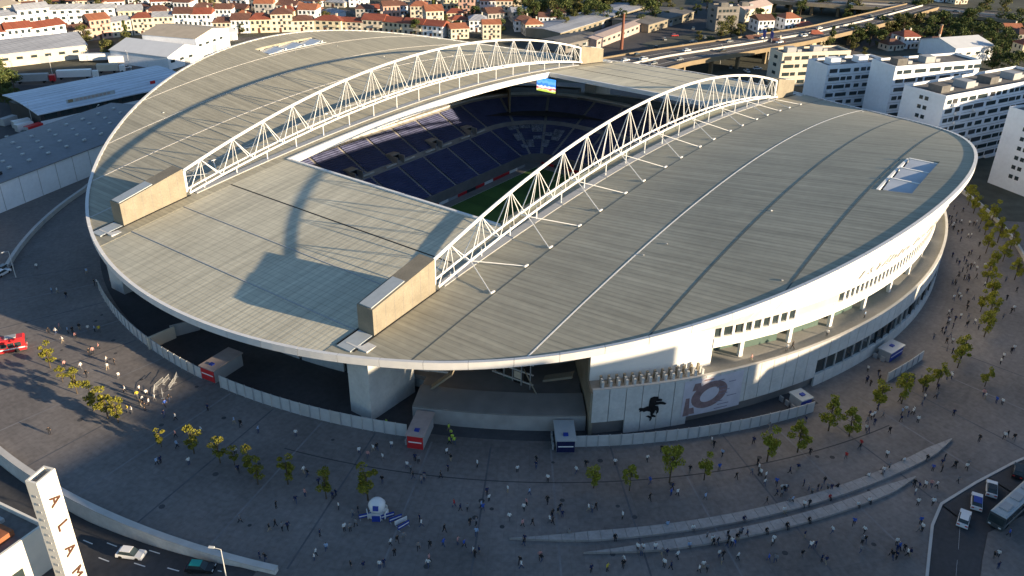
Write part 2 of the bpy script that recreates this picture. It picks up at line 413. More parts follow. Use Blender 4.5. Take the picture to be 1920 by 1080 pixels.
for s in (-1, 1):
    for k in range(4):
        x0, x1 = X_SEAMS[k], X_SEAMS[k + 1]; mb = MB(); n, m = 24, 6
        for i in range(m + 1):
            for j in range(n + 1):
                y = -36 + 72 * j / n; xe = x1 if k < 3 else rim_x_at_y(abs(y)) - .25
                x = x0 + .04 + (xe - x0 - .08) * i / m
                mb.v.append((s * x, y, z_edge(x, 0) - 1.05 - .02 * k))
        for i in range(m):
            for j in range(n):
                q = [i * (n + 1) + j, (i + 1) * (n + 1) + j, (i + 1) * (n + 1) + j + 1, i * (n + 1) + j + 1]
                mb.f.append(q if s > 0 else q[::-1]); mb.m.append(0)
        o = mb.build('roof_panel', Y_ROOF, STAD); solid(o)
# seam strips: on the side roofs dark paints cast shade, pale paints sunlit steps
for s in (-1, 1):
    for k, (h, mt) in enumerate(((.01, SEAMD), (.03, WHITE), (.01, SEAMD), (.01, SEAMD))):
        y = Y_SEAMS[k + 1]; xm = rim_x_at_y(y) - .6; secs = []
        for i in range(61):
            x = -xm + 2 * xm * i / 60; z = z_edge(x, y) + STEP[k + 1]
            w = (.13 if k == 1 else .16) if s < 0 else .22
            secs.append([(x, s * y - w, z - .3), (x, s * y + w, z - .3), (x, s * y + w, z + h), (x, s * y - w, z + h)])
        MB().sweep(secs).build('seam_strip', mt if s < 0 else KERB, STAD)
    for k in range(1, 4):
        x = X_SEAMS[k]; z = z_edge(x, 0) - 1.05
        MB().box(s * x - .12, s * x + .12, -36, 36, z - .2, z + .07).build('seam_strip', BLACK if k == 1 else GREYM, STAD)
    # inner edge of the end roof, and of the side roof
    z = z_edge(62, 0) - 1.05
    MB().box(min(s * 61.2, s * 62.0), max(s * 61.2, s * 62.0), -35.6, 35.6, z - 1.1, z + .35).build('inner_fascia', RIMW, STAD)
    secs = []
    for i in range(41):
        x = -61.9 + 123.8 * i / 40; z = z_edge(x, 36) - 1.05
        a, b = sorted((s * 35.1, s * 36.0)); secs.append([(x, a, z - 1.5), (x, b, z - 1.5), (x, b, z + (.35 if s > 0 else 1.3)), (x, a, z + (.35 if s > 0 else 1.3))])  # right edge raised beyond its real height to shade the opposite seats
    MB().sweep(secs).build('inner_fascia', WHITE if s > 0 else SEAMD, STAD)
    secs = []                                   # maintenance walkway below the truss
    for i in range(41):
        x = -88 + 176 * i / 40; z = z_edge(x, 40) - 1.05
        secs.append([(x, s * 40 - 1.0, z), (x, s * 40 + 1.0, z), (x, s * 40 + 1.0, z + .25), (x, s * 40 - 1.0, z + .25)])
    MB().sweep(secs).build('truss_walkway', GREYM, STAD)
# rim
def rim_sec(a, o=0.0, t=0.0):
    r, z = rim_r(a), rim_z(a); return [pol(r - .45, a, z - 1.35), pol(r + .25 - o, a, z - 1.35 + t), pol(r + .3 - o, a, z + .14 - t), pol(r - .45, a, z + .14 - t)]
MB().sweep([rim_sec(2 * pi * i / 240, .06, .04) for i in range(240)], closed=True).build('roof_rim', GREYM, STAD)
for k in range(96):
    a0_, a1_ = 2 * pi * k / 96 + .0004, 2 * pi * (k + 1) / 96 - .0004
    MB().sweep([rim_sec(a0_ + (a1_ - a0_) * i / 3) for i in range(4)]).build('rim_panel', RIMW, STAD)
# roof lights: a framed pit with three tilted panes on each side roof
for s in (-1, 1):
    zt = z_edge(0, 104) - .95
    MB().box(-SKX, SKX, s * 104.5 - 3.5, s * 104.5 + 3.5, zt - 2.6, zt - 2.3).build('rooflight_pit', DARKM, STAD)
    for k in range(3):
        x = -8.6 + 8.4 * k; z = z_edge(x, 104) - .89
        MB().hexa([(x - 3.0, s * 101.8, z - .9), (x + 3.0, s * 101.8, z - .3), (x + 3.0, s * 107.7, z - .3), (x - 3.0, s * 107.7, z - .9)],
                  [(x - 3.0, s * 101.8, z - .75), (x + 3.0, s * 101.8, z - .05), (x + 3.0, s * 107.7, z - .05), (x - 3.0, s * 107.7, z - .75)]).build('rooflight_pane', GLASSB, STAD)
        MB().box(x + 3.3, x + 3.9, *sorted((s * 101.4, s * 107.8)), z - .5, z + .06).build('rooflight_bar', WHITE, STAD)
    secs = []
    for i in range(9):
        x = -13 + 26 * i / 8; z = z_edge(x, 101) - .99; secs.append([(x, s * 101 - .35, z - .8), (x, s * 101 + .35, z - .8), (x, s * 101 + .3, z + .1), (x, s * 101 - .3, z + .1)])
    MB().sweep(secs).build('rooflight_frame', WHITE, STAD)
for k in range(16):                                  # anchor points and small vents dotted over the roof sheets
    s = random.choice((-1, 1)); y = random.uniform(44, 98); xm = rim_x_at_y(y) - 4; x = random.uniform(-xm, xm); kk = max(i for i in range(5) if Y_SEAMS[i] <= y)
    ubox('roof_anchor', random.choice((WHITE, GREYM)), (x, s * y, z_edge(x, y) + STEP[kk] + .1), (.35, .35, .15), random.random(), STAD)
# trusses
def zlo(x): return 18.5 + 9.0 * (1 - (x / 90.0) ** 2)
def zup(x): return 24.0 + 13.5 * (1 - (x / 90.0) ** 2)
def sweep_tube(pts, r, n=8):
    secs = []
    for i, p in enumerate(pts):
        a = Vector(pts[max(i - 1, 0)]); b = Vector(pts[min(i + 1, len(pts) - 1)]); d = (b - a).normalized()
        u = Vector((0, 1, 0)); w = d.cross(u); secs.append([tuple(Vector(p) + (u * cos(2 * pi * k / n) + w * sin(2 * pi * k / n)) * r) for k in range(n)])
    return MB().sweep(secs)
for s in (-1, 1):
    T = link('roof_truss', None, STAD)
    y = s * 40.0
    sweep_tube([(x, y, zup(x)) for x in [-90 + 5 * i for i in range(37)]], .36).build('upper_chord', WHITE, T)
    for dy in (-1.1, 1.1):
        sweep_tube([(x, y + dy, zlo(x)) for x in [-90 + 5 * i for i in range(37)]], .25).build('lower_chord', WHITE, T)
    for i in range(18):
        x = -90 + 10 * i; xu = x + 5
        for dy in (-1.1, 1.1):
            for xl in (x, x + 10):
                rod('diagonal', WHITE, (xu, y, zup(xu)), (xl, y + dy, zlo(xl)), .095, T)
        rod('vertical', WHITE, (xu, y, zup(xu)), (xu, y + 1.1, zlo(xu)), .065, T); rod('vertical', WHITE, (xu, y, zup(xu)), (xu, y - 1.1, zlo(xu)), .065, T)
        if i: rod('cross_tie', WHITE, (x, y - 1.1, zlo(x)), (x, y + 1.1, zlo(x)), .16, T)
    for xe in (-90, 90): rod('end_post', WHITE, (xe, y, zlo(xe)), (xe, y, zup(xe)), .4, T)
    for i in range(9):
        x = -80 + 20 * i
        for dx in (-5.6, 5.6):
            xe = x + dx; ye = y + s * 10.5; ze = z_edge(xe, ye) - .95
            o = rod('roof_strut', WHITE, (x, y + s * 1.1, zlo(x)), (xe, ye, ze + .1), .105, STAD)
            ubox('strut_foot', WHITE, (xe + .3, ye + s * .3, ze + .12), (1.3, .35, .25), 0.0, STAD)
    # hangers from the lower chord to the roof
    for i in range(18):
        x = -85 + 10 * i
        rod('hanger', WHITE, (x, y, zlo(x)), (x, y, z_edge(x, 40) - 1.0), .14, STAD)
# pylons on the roof and the pillars that carry them
for sx in (-1, 1):
    for s in (-1, 1):
        yc = s * 40.2 + 1.5; y0, y1 = yc - 2.0, yc + 2.0
        xa, xb = sorted((sx * 107.6, sx * 90.4))
        za, zb = (20.9, 24.6) if sx < 0 else (24.6, 20.9)
        MB().add([(xa, y0, 11), (xb, y0, 11), (xb, y1, 11), (xa, y1, 11), (xa, y0, za), (xb, y0, zb), (xb, y1, zb), (xa, y1, za)],
                 [(0, 3, 2, 1), (4, 5, 6, 7), (0, 1, 5, 4), (1, 2, 6, 5), (2, 3, 7, 6), (3, 0, 4, 7)]).build('pylon', CONC, STAD)
        xm = sx * 98.5; xf = sx * 107.4; zz = lambda x: 24.6 + (20.9 - 24.6) * (abs(x) - 90.4) / 17.2
        MB().hexa([(xf, y0 + .5, zz(xf) + .003), (xm, y0 + .5, zz(xm) + .003), (xm, y1 - .5, zz(xm) + .003), (xf, y1 - .5, zz(xf) + .003)],
                  [(xf, y0 + .5, zz(xf) + .2), (xm, y0 + .5, zz(xm) + .2), (xm, y1 - .5, zz(xm) + .2), (xf, y1 - .5, zz(xf) + .2)]).build('pylon_flashing', BUSR, STAD)
        for k in range(7):                               # formwork joints on the lit and the shaded flank
            x = sx * (92.3 + 2.4 * k); zt = zz(x) - .15; zl = z_edge(x, 40) - .9
            for yf in (y0, y1): ubox('formwork_joint', CONCD, (x, yf, (zt + zl) / 2), (.07, .02, zt - zl), 0, STAD)
        for yy in (y0, y1):                              # dark joints round the pylon foot
            yq = yy + (.12 if yy > yc else -.12)
            secs = [[(x, yq - .1, z_edge(x, 40) - 1.3), (x, yq + .1, z_edge(x, 40) - 1.3), (x, yq + .1, z_edge(x, 40) - .86), (x, yq - .1, z_edge(x, 40) - .86)] for x in [sx * (89.4 + (rim_x_at_y(43.8) - 89.9) * i / 8) for i in range(9)]]
            MB().sweep(secs).build('pylon_joint', BLACK, STAD)
        secs = [[(x, y0 + .3, z_edge(x, 40) - 1.2), (x, y1 - .3, z_edge(x, 40) - 1.2), (x, y1 - .3, z_edge(x, 40) - .8), (x, y0 + .3, z_edge(x, 40) - .8)] for x in [sx * (107.8 + (rim_x_at_y(42) - 108.6) * i / 4) for i in range(5)]]
        MB().sweep(secs).build('valley_gutter', BUSR, STAD)
        xa, xb = sorted((sx * 112.0, sx * 100.0))
        MB().box(xa, xb, s * 40.4 - 2.7, s * 40.4 + 2.7, 0, 15.2).build('pillar', CONCL, STAD)

# ---- facade of the two long sides
def r_pod(a): return 114.4 + 9.2 * cos(a) ** 2
def r_fac(a): return 111.1 + 8.0 * cos(a) ** 2
for side in (-1, 1):
    def dd(d): return d if side < 0 else 360 - d            # angles given for the lit side, mirrored for the other
    A0, A1 = 220.5, 319.5
    def rw(name, mat, r0, r1, z0, z1, d0, d1, step=1.5):
        f = lambda v: v if callable(v) else K(v)
        return ring_wall(MB(), f(r0), f(r1), f(z0), f(z1), dd(d0), dd(d1), step).build(name, mat, STAD)
    # leaning upper wall from rim to the window band
    def lean(d, o, q=.5):
        a = ang(d); rr = rim_r(a) - .5; zt = rim_z(a) - 1.2; rf = r_fac(a)
        return [pol(rf + o, a, 17.35), pol(rr + o, a, zt), pol(rr + o - q, a, zt), pol(rf + o - q, a, 17.35)]
    MB().sweep([lean(d, -.12, .3) for d in arange(dd(A0), dd(A1), 1.0)]).build('upper_wall', GREYM, STAD)
    for d0_, d1_ in zip(arange(A0, A1, 3.0)[:-1], arange(A0, A1, 3.0)[1:]):
        MB().sweep([lean(d, random.uniform(-.01, .01), .1) for d in arange(dd(d0_ + .02), dd(d1_ - .02), 1.0)]).build('cladding_panel', CLAD, STAD)
    for d0, d1 in ((A0, 232.4), (307.6, A1)): rw('end_cladding', CLAD, lambda a: r_fac(a) - .5, r_fac, 9.5, 17.35, d0, d1)
    rw('slab_band', CLAD, lambda a: r_fac(a) - 4.2, lambda a: r_fac(a) + .15, 13.3, 15.3, 232.4, 307.6)
    rw('window_back', BLACK, lambda a: r_fac(a) - 1.2, lambda a: r_fac(a) - .6, 15.3, 17.35, 232.4, 307.6)
    rw('gallery_wall', GLASSG, lambda a: r_fac(a) - 4.6, lambda a: r_fac(a) - 4.2, 9.5, 17.3, 232.4, 307.6)
    rw('terrace', TERR, lambda a: r_fac(a) - 4.4, lambda a: r_pod(a) - .35, 9.2, 9.5, A0, A1)
    d = 232.8
    while d < 307.2:
        a = ang(dd(d)); r = r_fac(a)
        if 241.6 < d < 248.0:
            ubox('window_spandrel', CREAM, pol(r - .35, a, 16.33), (.3, 2.1, 2.06), a, STAD); d += 1.04; continue
        w = 0.62 if d > 248 else random.choice((.7, .95, 1.25))
        ubox('window', GLASS, pol(r - .45, a, 16.33), (.12, w * 1.75, 1.98), a, STAD)
        am = ang(dd(d + w * .5 + .13)); ubox('mullion', CLAD, pol(r_fac(am) - .3, am, 16.33), (.5, .5, 2.06), am, STAD)
        d += w + .26
    for k, d in enumerate(arange(236, 304, 6.2)):
        a = ang(dd(d)); r = r_fac(a)
        ubox('gallery_column', CLAD, pol(r - .9, a, 11.4), (.7, .8, 3.8), a, STAD)
        if side < 0 or k % 2:
            am = ang(dd(d + 3.1)); ubox('gallery_glazing', GLASSG, pol(r_fac(am) - 2.6, am, 10.4), (.12, 8.0, 1.6), am, STAD)
            ubox('gallery_rail', WHITE, pol(r_fac(am) - 2.6, am, 11.25), (.1, 8.2, .1), am, STAD)
    # podium
    if side < 0:
        d = A0
        while d < A1 - .01:
            e = min(d + 1.5, A1); f = .03
            am = (d + e) / 2
            low = 3.0 if am < 222.9 else (0.0 if am < 229.4 else (2.3 if am < 243.8 else 0.0))
            off = lambda a, q=random.uniform(-.015, .015): r_pod(a) + q
            if 244 < am < 300:
                rw('wall_panel', CONCL, lambda a: r_pod(a) - .5, off, low, 2.75, d + f, e - f, .8)
                rw('wall_panel', CONCL, lambda a: r_pod(a) - .5, off, 6.2, 10.05, d + f, e - f, .8)
                a = ang(am); ubox('podium_window', GLASS, pol(r_pod(a) - .55, a, 4.47), (.12, 2.75, 3.4), a, STAD)
                a = ang(d); ubox('podium_mullion', random.choice((GREYM, DARKM, KERB)), pol(r_pod(a) - .3, a, 4.47), (.3, .22, 3.42), a, STAD)
            else:
                rw('wall_panel', CONCL, lambda a: r_pod(a) - .5, off, low, 5.6, d + f, e - f, .8)
                rw('wall_panel', CONCL, lambda a: r_pod(a) - .5, off, 5.63, 10.05, d + f, e - f, .8)
            d = e
        rw('podium_backing', CONCD, lambda a: r_pod(a) - 1.2, lambda a: r_pod(a) - .75, 0, 9.2, A0, A1)
        rw('parapet_coping', KERB, lambda a: r_pod(a) - .55, lambda a: r_pod(a) + .06, 10.06, 10.2, A0, A1)
    else:
        rw('podium_wall', CONCL, lambda a: r_pod(a) - .5, r_pod, 0, 10.1, A0, A1)
    # radial end walls of the side stands
    for d in (A0, A1):
        a = ang(dd(d)); c = Vector((cos(a), sin(a), 0)); n = Vector((-sin(a), cos(a), 0)) * .3
        p0 = c * 88; p1 = c * (r_pod(a) - .1); p2 = c * (r_fac(a) - .2)
        for q0, q1, z0, z1 in ((p0, p1, 0, 9.45), (p0, p2, 9.46, rim_z(a) - 1.9)):
            MB().hexa([tuple(q0 - n + Vector((0, 0, z0))), tuple(q1 - n + Vector((0, 0, z0))), tuple(q1 + n + Vector((0, 0, z0))), tuple(q0 + n + Vector((0, 0, z0)))],
                      [tuple(q0 - n + Vector((0, 0, z1))), tuple(q1 - n + Vector((0, 0, z1))), tuple(q1 + n + Vector((0, 0, z1))), tuple(q0 + n + Vector((0, 0, z1)))]).build('end_wall', CONC, STAD)
    # rows of short fins on the terrace beside the solid white wall
    for row in range(3):
        for k in range(14):
            d = 221.4 + .72 * k; a = ang(dd(d)); r = r_pod(a) - .75 - 0.95 * row
            if r > r_fac(a) + .2: ubox('terrace_fin', (CONCL, KERB, CONC)[row], pol(r, a, 10.4), (.45, .42, 1.75), a, STAD)
# raised lettering on the lit upper wall
def text_mesh(txt, size, depth, mat, name):
    cu = bpy.data.curves.new(name, 'FONT'); cu.body = txt; cu.size = size; cu.extrude = depth; cu.align_x = 'CENTER'; cu.align_y = 'CENTER'
    o = bpy.data.objects.new(name, cu); COL.objects.link(o)
    me = bpy.data.meshes.new_from_object(o.evaluated_get(bpy.context.evaluated_depsgraph_get()))
    bpy.data.objects.remove(o); bpy.data.curves.remove(cu); me.materials.clear(); me.materials.append(mat); return me
PALEL = M('pale_letter', (0.70, 0.68, 0.65), 0.6, 0.05, 0.5)
for k, ch in enumerate('ESTÁDIO DO DRAGÃO'):
    if ch == ' ': continue
    d = 250.5 + k * 1.42; a = ang(d)
    rr, zt = rim_r(a) - .5, rim_z(a) - 1.2; rf = r_fac(a); t = 0.36
    r = rf + (rr - rf) * t; z = 17.35 + (zt - 17.35) * t
    o = link('facade_letter', text_mesh(ch, 3.3, .12, PALEL, 'facade_letter'), STAD)
    outw = Vector((cos(a), sin(a), 0)); tang = Vector((-sin(a), cos(a), 0))
    upv = (outw * (rr - rf) + Vector((0, 0, zt - 17.35))).normalized(); nrm = tang.cross(upv).normalized()
    if nrm.dot(outw) < 0: nrm = -nrm
    R_ = Matrix((( tang.x, upv.x, nrm.x), (tang.y, upv.y, nrm.y), (tang.z, upv.z, nrm.z))).to_4x4()
    o.matrix_local = Matrix.Translation(Vector((r * cos(a), r * sin(a), z)) + nrm * .12) @ R_
# winged emblem on the podium wall
a = ang(226.0); base = Vector(pol(r_pod(a) + .06, a, 0)); tg_ = Vector((-sin(a), cos(a), 0)); ow = Vector((cos(a), sin(a), 0))
shapes = [[((x_ - 645) * .0283, 7.6 - (y_ - 655) * .0327) for x_, y_ in l_] for l_ in (
    ((622, 690), (628, 668), (650, 660), (680, 664), (680, 676), (706, 682), (704, 692), (680, 692), (668, 690), (672, 700), (700, 698), (722, 704), (738, 712), (730, 720), (700, 714), (668, 716), (655, 722), (640, 730), (620, 728)),
    ((640, 728), (612, 722), (585, 730), (560, 726), (548, 742), (562, 744), (560, 756), (580, 750), (590, 758), (610, 752), (630, 758), (640, 766), (650, 750)),
    ((638, 735), (660, 722), (685, 728), (692, 748), (690, 770), (676, 778), (680, 760), (668, 752), (662, 770), (650, 780), (664, 786), (676, 794), (670, 800), (650, 796), (640, 786), (636, 760)),
    ((608, 790), (625, 786), (648, 796), (650, 808), (640, 826), (636, 820), (640, 806), (626, 798)))]
eb = MB()
for poly in shapes:
    n = len(poly)
    fr = [base - tg_ * (-u) + Vector((0, 0, v)) + ow * .12 for u, v in poly]; bk = [p - ow * .14 for p in fr]
    eb.add([tuple(p) for p in fr] + [tuple(p) for p in bk], [tuple(range(n)), tuple(range(n, 2 * n))[::-1]] + [(i, (i + 1) % n, n + (i + 1) % n, n + i) for i in range(n)])
eb.build('wall_emblem', EMBL, STAD)
# banner beside the emblem: pale cloth with a drawing of an oval ground seen from above
a0, a1 = ang(228.9), ang(235.0)
bn = MB(); n = 10
def bp(u, v, o=.1):
    a = a0 + (a1 - a0) * u; return pol(r_pod(a) + o, a, 1.7 + 7.9 * v)
secs = [[bp(i / n, 0, .04), bp(i / n, 0, .1), bp(i / n, 1, .1), bp(i / n, 1, .04)] for i in range(n + 1)]
BANN = M('banner_cloth', (0.56, 0.54, 0.60), 0.8, 0.1, 0.6); MAUVE = M('banner_print', (0.25, 0.17, 0.17), 0.8, 0.25, 1.2); MAUVE2 = M('banner_print_grey', (0.22, 0.21, 0.28), 0.8, 0.2, 1.2)
BAN = MB().sweep(secs).build('banner', BANN, STAD)
pr = MB(); m = 28
for i in range(m):
    t0, t1 = 2 * pi * i / m, 2 * pi * (i + 1) / m
    def e(t, k): return bp(.44 + .30 * k * cos(t) * 1.0, .52 + .36 * k * sin(t) + .06 * cos(t), .13)
    pr.add([e(t0, .52), e(t0, 1), e(t1, 1), e(t1, .52)], [(0, 1, 2, 3)])
for u, v, w, h in ((.03, .02, .1, .5), (.10, .05, .12, .18), (.14, .7, .16, .2), (.30, .93, .2, .04)): pr.add([bp(u, v, .13), bp(u + w, v, .13), bp(u + w * .8, v + h, .13), bp(u + w * .2, v + h, .13)], [(0, 1, 2, 3)])
pr.build('banner_drawing', MAUVE, BAN)
pr = MB()
for k in range(9):
    u = random.choice((.06, .55, .6, .75)); v = .06 + .1 * k; w = random.uniform(.1, .3)
    pr.add([bp(u, v, .135), bp(min(u + w, .97), v, .135), bp(min(u + w, .97), v + .022, .135), bp(u, v + .022, .135)], [(0, 1, 2, 3)])
pr.build('banner_print', MAUVE2, BAN)

# ---- low walls of the two open ends
for e in (0, 1):
    def de(d): return d if e == 0 else (180 - d)
    def rwe(name, mat, r0, r1, z0, z1, d0, d1, step=2):
        return ring_wall(MB(), K(r0), K(r1), K(z0), K(z1), de(d0), de(d1), step).build(name, mat, STAD)
    for d0, d1 in ((204.6, 220.2), (139.8, 155.4)):
        rwe('end_parapet', STANDC, 117.2, 118.0, 0, 3.2, d0, d1)
        secs = [[pol(112.5, ang(de(d)), 4.3), pol(117.9, ang(de(d)), 3.21), pol(117.9, ang(de(d)), 3.5), pol(112.5, ang(de(d)), 4.6)] for d in arange(d0, d1, 2)]
        MB().sweep(secs).build('end_apron', CONCD, STAD)
        rwe('end_step', CONCD, 103, 112.4, 0, 4.0, d0, d1)
    for d in arange(159, 201, 6): rwe('end_back_wall', CONCL if int(d) % 4 else GREYM, 106.4, 107.0, 0, 4.4, d, d + 5.6)
    rwe('end_roofing', CONCD, 97, 106.3, 3.6, 4.1, 156, 203.5)
# lattice gantry and stair flights seen inside the open end
gx = at(940, 745, 2.0)
for k in range(5):
    rod('gantry_post', GREYM, (gx.x + 3 + .2 * k, gx.y - 4.5 + 2.2 * k, 1), (gx.x + 3 + .2 * k, gx.y - 4.5 + 2.2 * k, 11.5), .12, STAD)
for k in range(5):
    ubox('gantry_beam', CONCL, (gx.x + 3.4, gx.y - .1, 2.5 + 2.2 * k), (.25, 9.2, .25), 0.08, STAD)
    if k < 4:
        for j in range(4):
            if (j + k) % 3: ubox('gantry_panel', random.choice((DARKM, GLASSG, CREAM, BLACK)), (gx.x + 3.5, gx.y - 3.4 + 2.2 * j, 3.6 + 2.2 * k), (.15, 1.5, 1.5), 0.08, STAD)
for q0, q1, z0, z1 in (((800, 735), (850, 700), 3, 8), ((985, 700), (1010, 750), 9, 2.5), ((1075, 705), (1020, 712), 8, 6)):
    p = at(*q0, z0); q = at(*q1, z1); p.z = z0; q.z = z1
    d = (q - p); n = Vector((-d.y, d.x, 0)).normalized() * .9; up = Vector((0, 0, .5))
    MB().hexa([tuple(p - n), tuple(q - n), tuple(q + n), tuple(p + n)], [tuple(p - n + up), tuple(q - n + up), tuple(q + n + up), tuple(p + n + up)]).build('stair_flight', CONC, STAD)

# ---- bowl
CX, CY, RC = 52.0, 32.0, 8.0
def station(core, n, d): return (core[0] + n[0] * (RC + d), core[1] + n[1] * (RC + d))
secsB = []                                                 # sections between aisles: list of stations
nx, ny = 8, 5
def seg_line(c0, c1, n, k):
    for i in range(k):
        p = (c0[0] + (c1[0] - c0[0]) * i / k, c0[1] + (c1[1] - c0[1]) * i / k); q = (c0[0] + (c1[0] - c0[0]) * (i + 1) / k, c0[1] + (c1[1] - c0[1]) * (i + 1) / k)
        secsB.append([(p, n), (q, n)])
def seg_corner(c, a0, a1, k):
    for i in range(k):
        sec = []
        for j in range(4):
            a = a0 + (a1 - a0) * (i + j / 3) / k; sec.append((c, (cos(a), sin(a))))
        secsB.append(sec)
seg_line((CX, CY), (-CX, CY), (0, 1), nx); seg_corner((-CX, CY), pi / 2, pi, 3)
seg_line((-CX, CY), (-CX, -CY), (-1, 0), ny); seg_corner((-CX, -CY), pi, 1.5 * pi, 3)
seg_line((-CX, -CY), (CX, -CY), (0, -1), nx); seg_corner((CX, -CY), 1.5 * pi, 2 * pi, 3)
seg_line((CX, -CY), (CX, CY), (1, 0), ny); seg_corner((CX, CY), 0, pi / 2, 3)
def bowl_z(d): return -10.7 + 0.482 * d
SEATW = M('pale_seats', (0.24, 0.26, 0.31), 0.6, 0.5, 0.5, var2=0.6, scale2=2)
for si, sec in enumerate(secsB):
    far = sum(c[0] + n[0] for c, n in sec) / len(sec) > 20
    # concrete base of the section, seen as the aisles
    for d0, d1 in ((-.2, 15.6), (16.0, 31.4)):
        mb = MB(); secs = []
        for c, n in sec:
            p = station(c, n, d0); q = station(c, n, d1)
            secs.append([(p[0], p[1], bowl_z(d0) - 1.6), (q[0], q[1], bowl_z(d1) - 1.6), (q[0], q[1], bowl_z(d1) - .32), (p[0], p[1], bowl_z(d0) - .32)])
        mb.sweep(secs).build('stand_terrace', STANDC, STAD)
    # rows of seats
    for lo, hi, mt in ((0.3, 15.2, SEAT), (17.6, 30.6, SEAT)):
        if si in (35, 36, 37, 38, 34) : mt = SEATW if (lo > 1e9) else mt
        mb = MB(); rows = int((hi - lo) / .82)
        L0 = sec[0]; L1 = sec[-1]
        pts = len(sec)
        for r in range(rows):
            d = lo + .82 * r; z = bowl_z(d)
            ring = []
            for k, (c, n) in enumerate(sec):
                for dq, zq in ((d, z - .3), (d, z + .12), (d + .5, z + .12), (d + .55, z + .5), (d + .72, z + .5), (d + .75, z + .0)):
                    p = Vector((*station(c, n, dq), zq)); ring.append(p)
            # leave the aisle: pull both ends in by 0.55 m
            for idx_, oth in ((0, 1), (pts - 1, pts - 2)):
                for t in range(6):
                    A_ = ring[idx_ * 6 + t]; B_ = ring[oth * 6 + t]; u = (B_ - A_).normalized(); ring[idx_ * 6 + t] = A_ + u * .55
            o0 = len(mb.v); mb.v += [tuple(p) for p in ring]
            for k in range(pts - 1):
                for t in range(5):
                    mb.f.append([o0 + k * 6 + t, o0 + (k + 1) * 6 + t, o0 + (k + 1) * 6 + t + 1, o0 + k * 6 + t + 1]); mb.m.append(0)
        o = mb.build('seating_block', mt, STAD)
# front wall of the stands and the pitch
fw = []
def loop_pts(d, z):
    out = []
    for sec in secsB:
        for c, n in sec[:-1]: p = station(c, n, d); out.append((p[0], p[1], z))
    return out
def loop_wall(name, mat, d0, d1, z0, z1):
    A_ = [loop_pts(d0, z0), loop_pts(d1, z0), loop_pts(d1, z1), loop_pts(d0, z1)]
    return MB().sweep([[A_[t][i] for t in range(4)] for i in range(len(A_[0]))], closed=True).build(name, mat, STAD)
loop_wall('stand_front_wall', CONCD, -.6, -.2, -13.4, -10.2)
loop_wall('stand_walkway', STANDC, 15.5, 17.5, bowl_z(15.5) - .5, bowl_z(15.5) - .05)
loop_wall('stand_ledge', CONCL, 31.4, 33.2, 3.2, 4.75)
loop_wall('upper_concourse', CONCD, 33.2, 41.0, 3.0, 3.9)
pit = [Vector(p) for p in loop_pts(-.4, -13.45)]
mb = MB(); mb.add(pit, [tuple(range(len(pit)))]); mb.build('pitch_surround', CONCD, kind='structure')
for i in range(12):
    x0 = -52.5 + 105 / 12 * i
    MB().add([(x0, -34, -13.43), (x0 + 8.75, -34, -13.43), (x0 + 8.75, 34, -13.43), (x0, 34, -13.43)], [(0, 1, 2, 3)]).build('pitch_grass_strip', GRASS if i % 2 else GRASS2, kind='structure')
lm = MB()
def rect_line(x0, x1, y0, y1, w=.14):
    for a, b, c, d in ((x0, x1, y0 - w / 2, y0 + w / 2), (x0, x1, y1 - w / 2, y1 + w / 2), (x0 - w / 2, x0 + w / 2, y0, y1), (x1 - w / 2, x1 + w / 2, y0, y1)):
        lm.add([(a, c, 0), (b, c, 0), (b, d, 0), (a, d, 0)], [(0, 1, 2, 3)])
rect_line(-52.3, 52.3, -33.8, 33.8)
for s in (-1, 1): rect_line(*sorted((s * 52.3, s * 35.8)), -20.16, 20.16); rect_line(*sorted((s * 52.3, s * 46.8)), -9.16, 9.16)
lm.add([(-.07, -33.8, 0), (.07, -33.8, 0), (.07, 33.8, 0), (-.07, 33.8, 0)], [(0, 1, 2, 3)])
for i in range(36):
    t0, t1 = 2 * pi * i / 36, 2 * pi * (i + 1) / 36
    lm.add([(9.1 * cos(t0), 9.1 * sin(t0), 0), (9.24 * cos(t0), 9.24 * sin(t0), 0), (9.24 * cos(t1), 9.24 * sin(t1), 0), (9.1 * cos(t1), 9.1 * sin(t1), 0)], [(0, 1, 2, 3)])
o = lm.build('pitch_lines', LINE, kind='structure'); o.location.z = -13.415
# upper tier, balcony and boxes above the ledge on the two long sides
for s in (-1, 1):
    def bar(name, mat, d0, d1, z0, z1, x0=-62, x1=62):
        y0, y1 = sorted((s * (40 + d0), s * (40 + d1))); return MB().box(x0, x1, y0, y1, z0, z1).build(name, mat, STAD)
    bar('balcony_front', CREAM, 36.0, 36.5, 5.6, 7.2)
    bar('box_backing', BLACK, 43.0, 43.4, 3.9, 9.5)
    bar('balcony_floor', CONCD, 36.5, 43.0, 6.6, 7.0)
    bar('upper_balcony_front', CONCL, 38.5, 39.0, 9.4, 11.0)
    for k in range(26):
        x = -60 + 4.8 * k
        ubox('box_mullion', random.choice((CREAM, CONCL, DARKM)), (x, s * 79.8, 8.3), (.35, .35, 2.4), 0, STAD)
        if k % 5 == 2: ubox('box_banner', BLUE, (x + 2.2, s * 76.0 - .05, 6.4), (3.0, .12, 1.3), 0, STAD)
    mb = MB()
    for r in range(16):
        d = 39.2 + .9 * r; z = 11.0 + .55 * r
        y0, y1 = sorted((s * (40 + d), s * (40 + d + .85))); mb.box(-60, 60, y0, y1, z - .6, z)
    mb.build('upper_seating', SEATD, STAD)
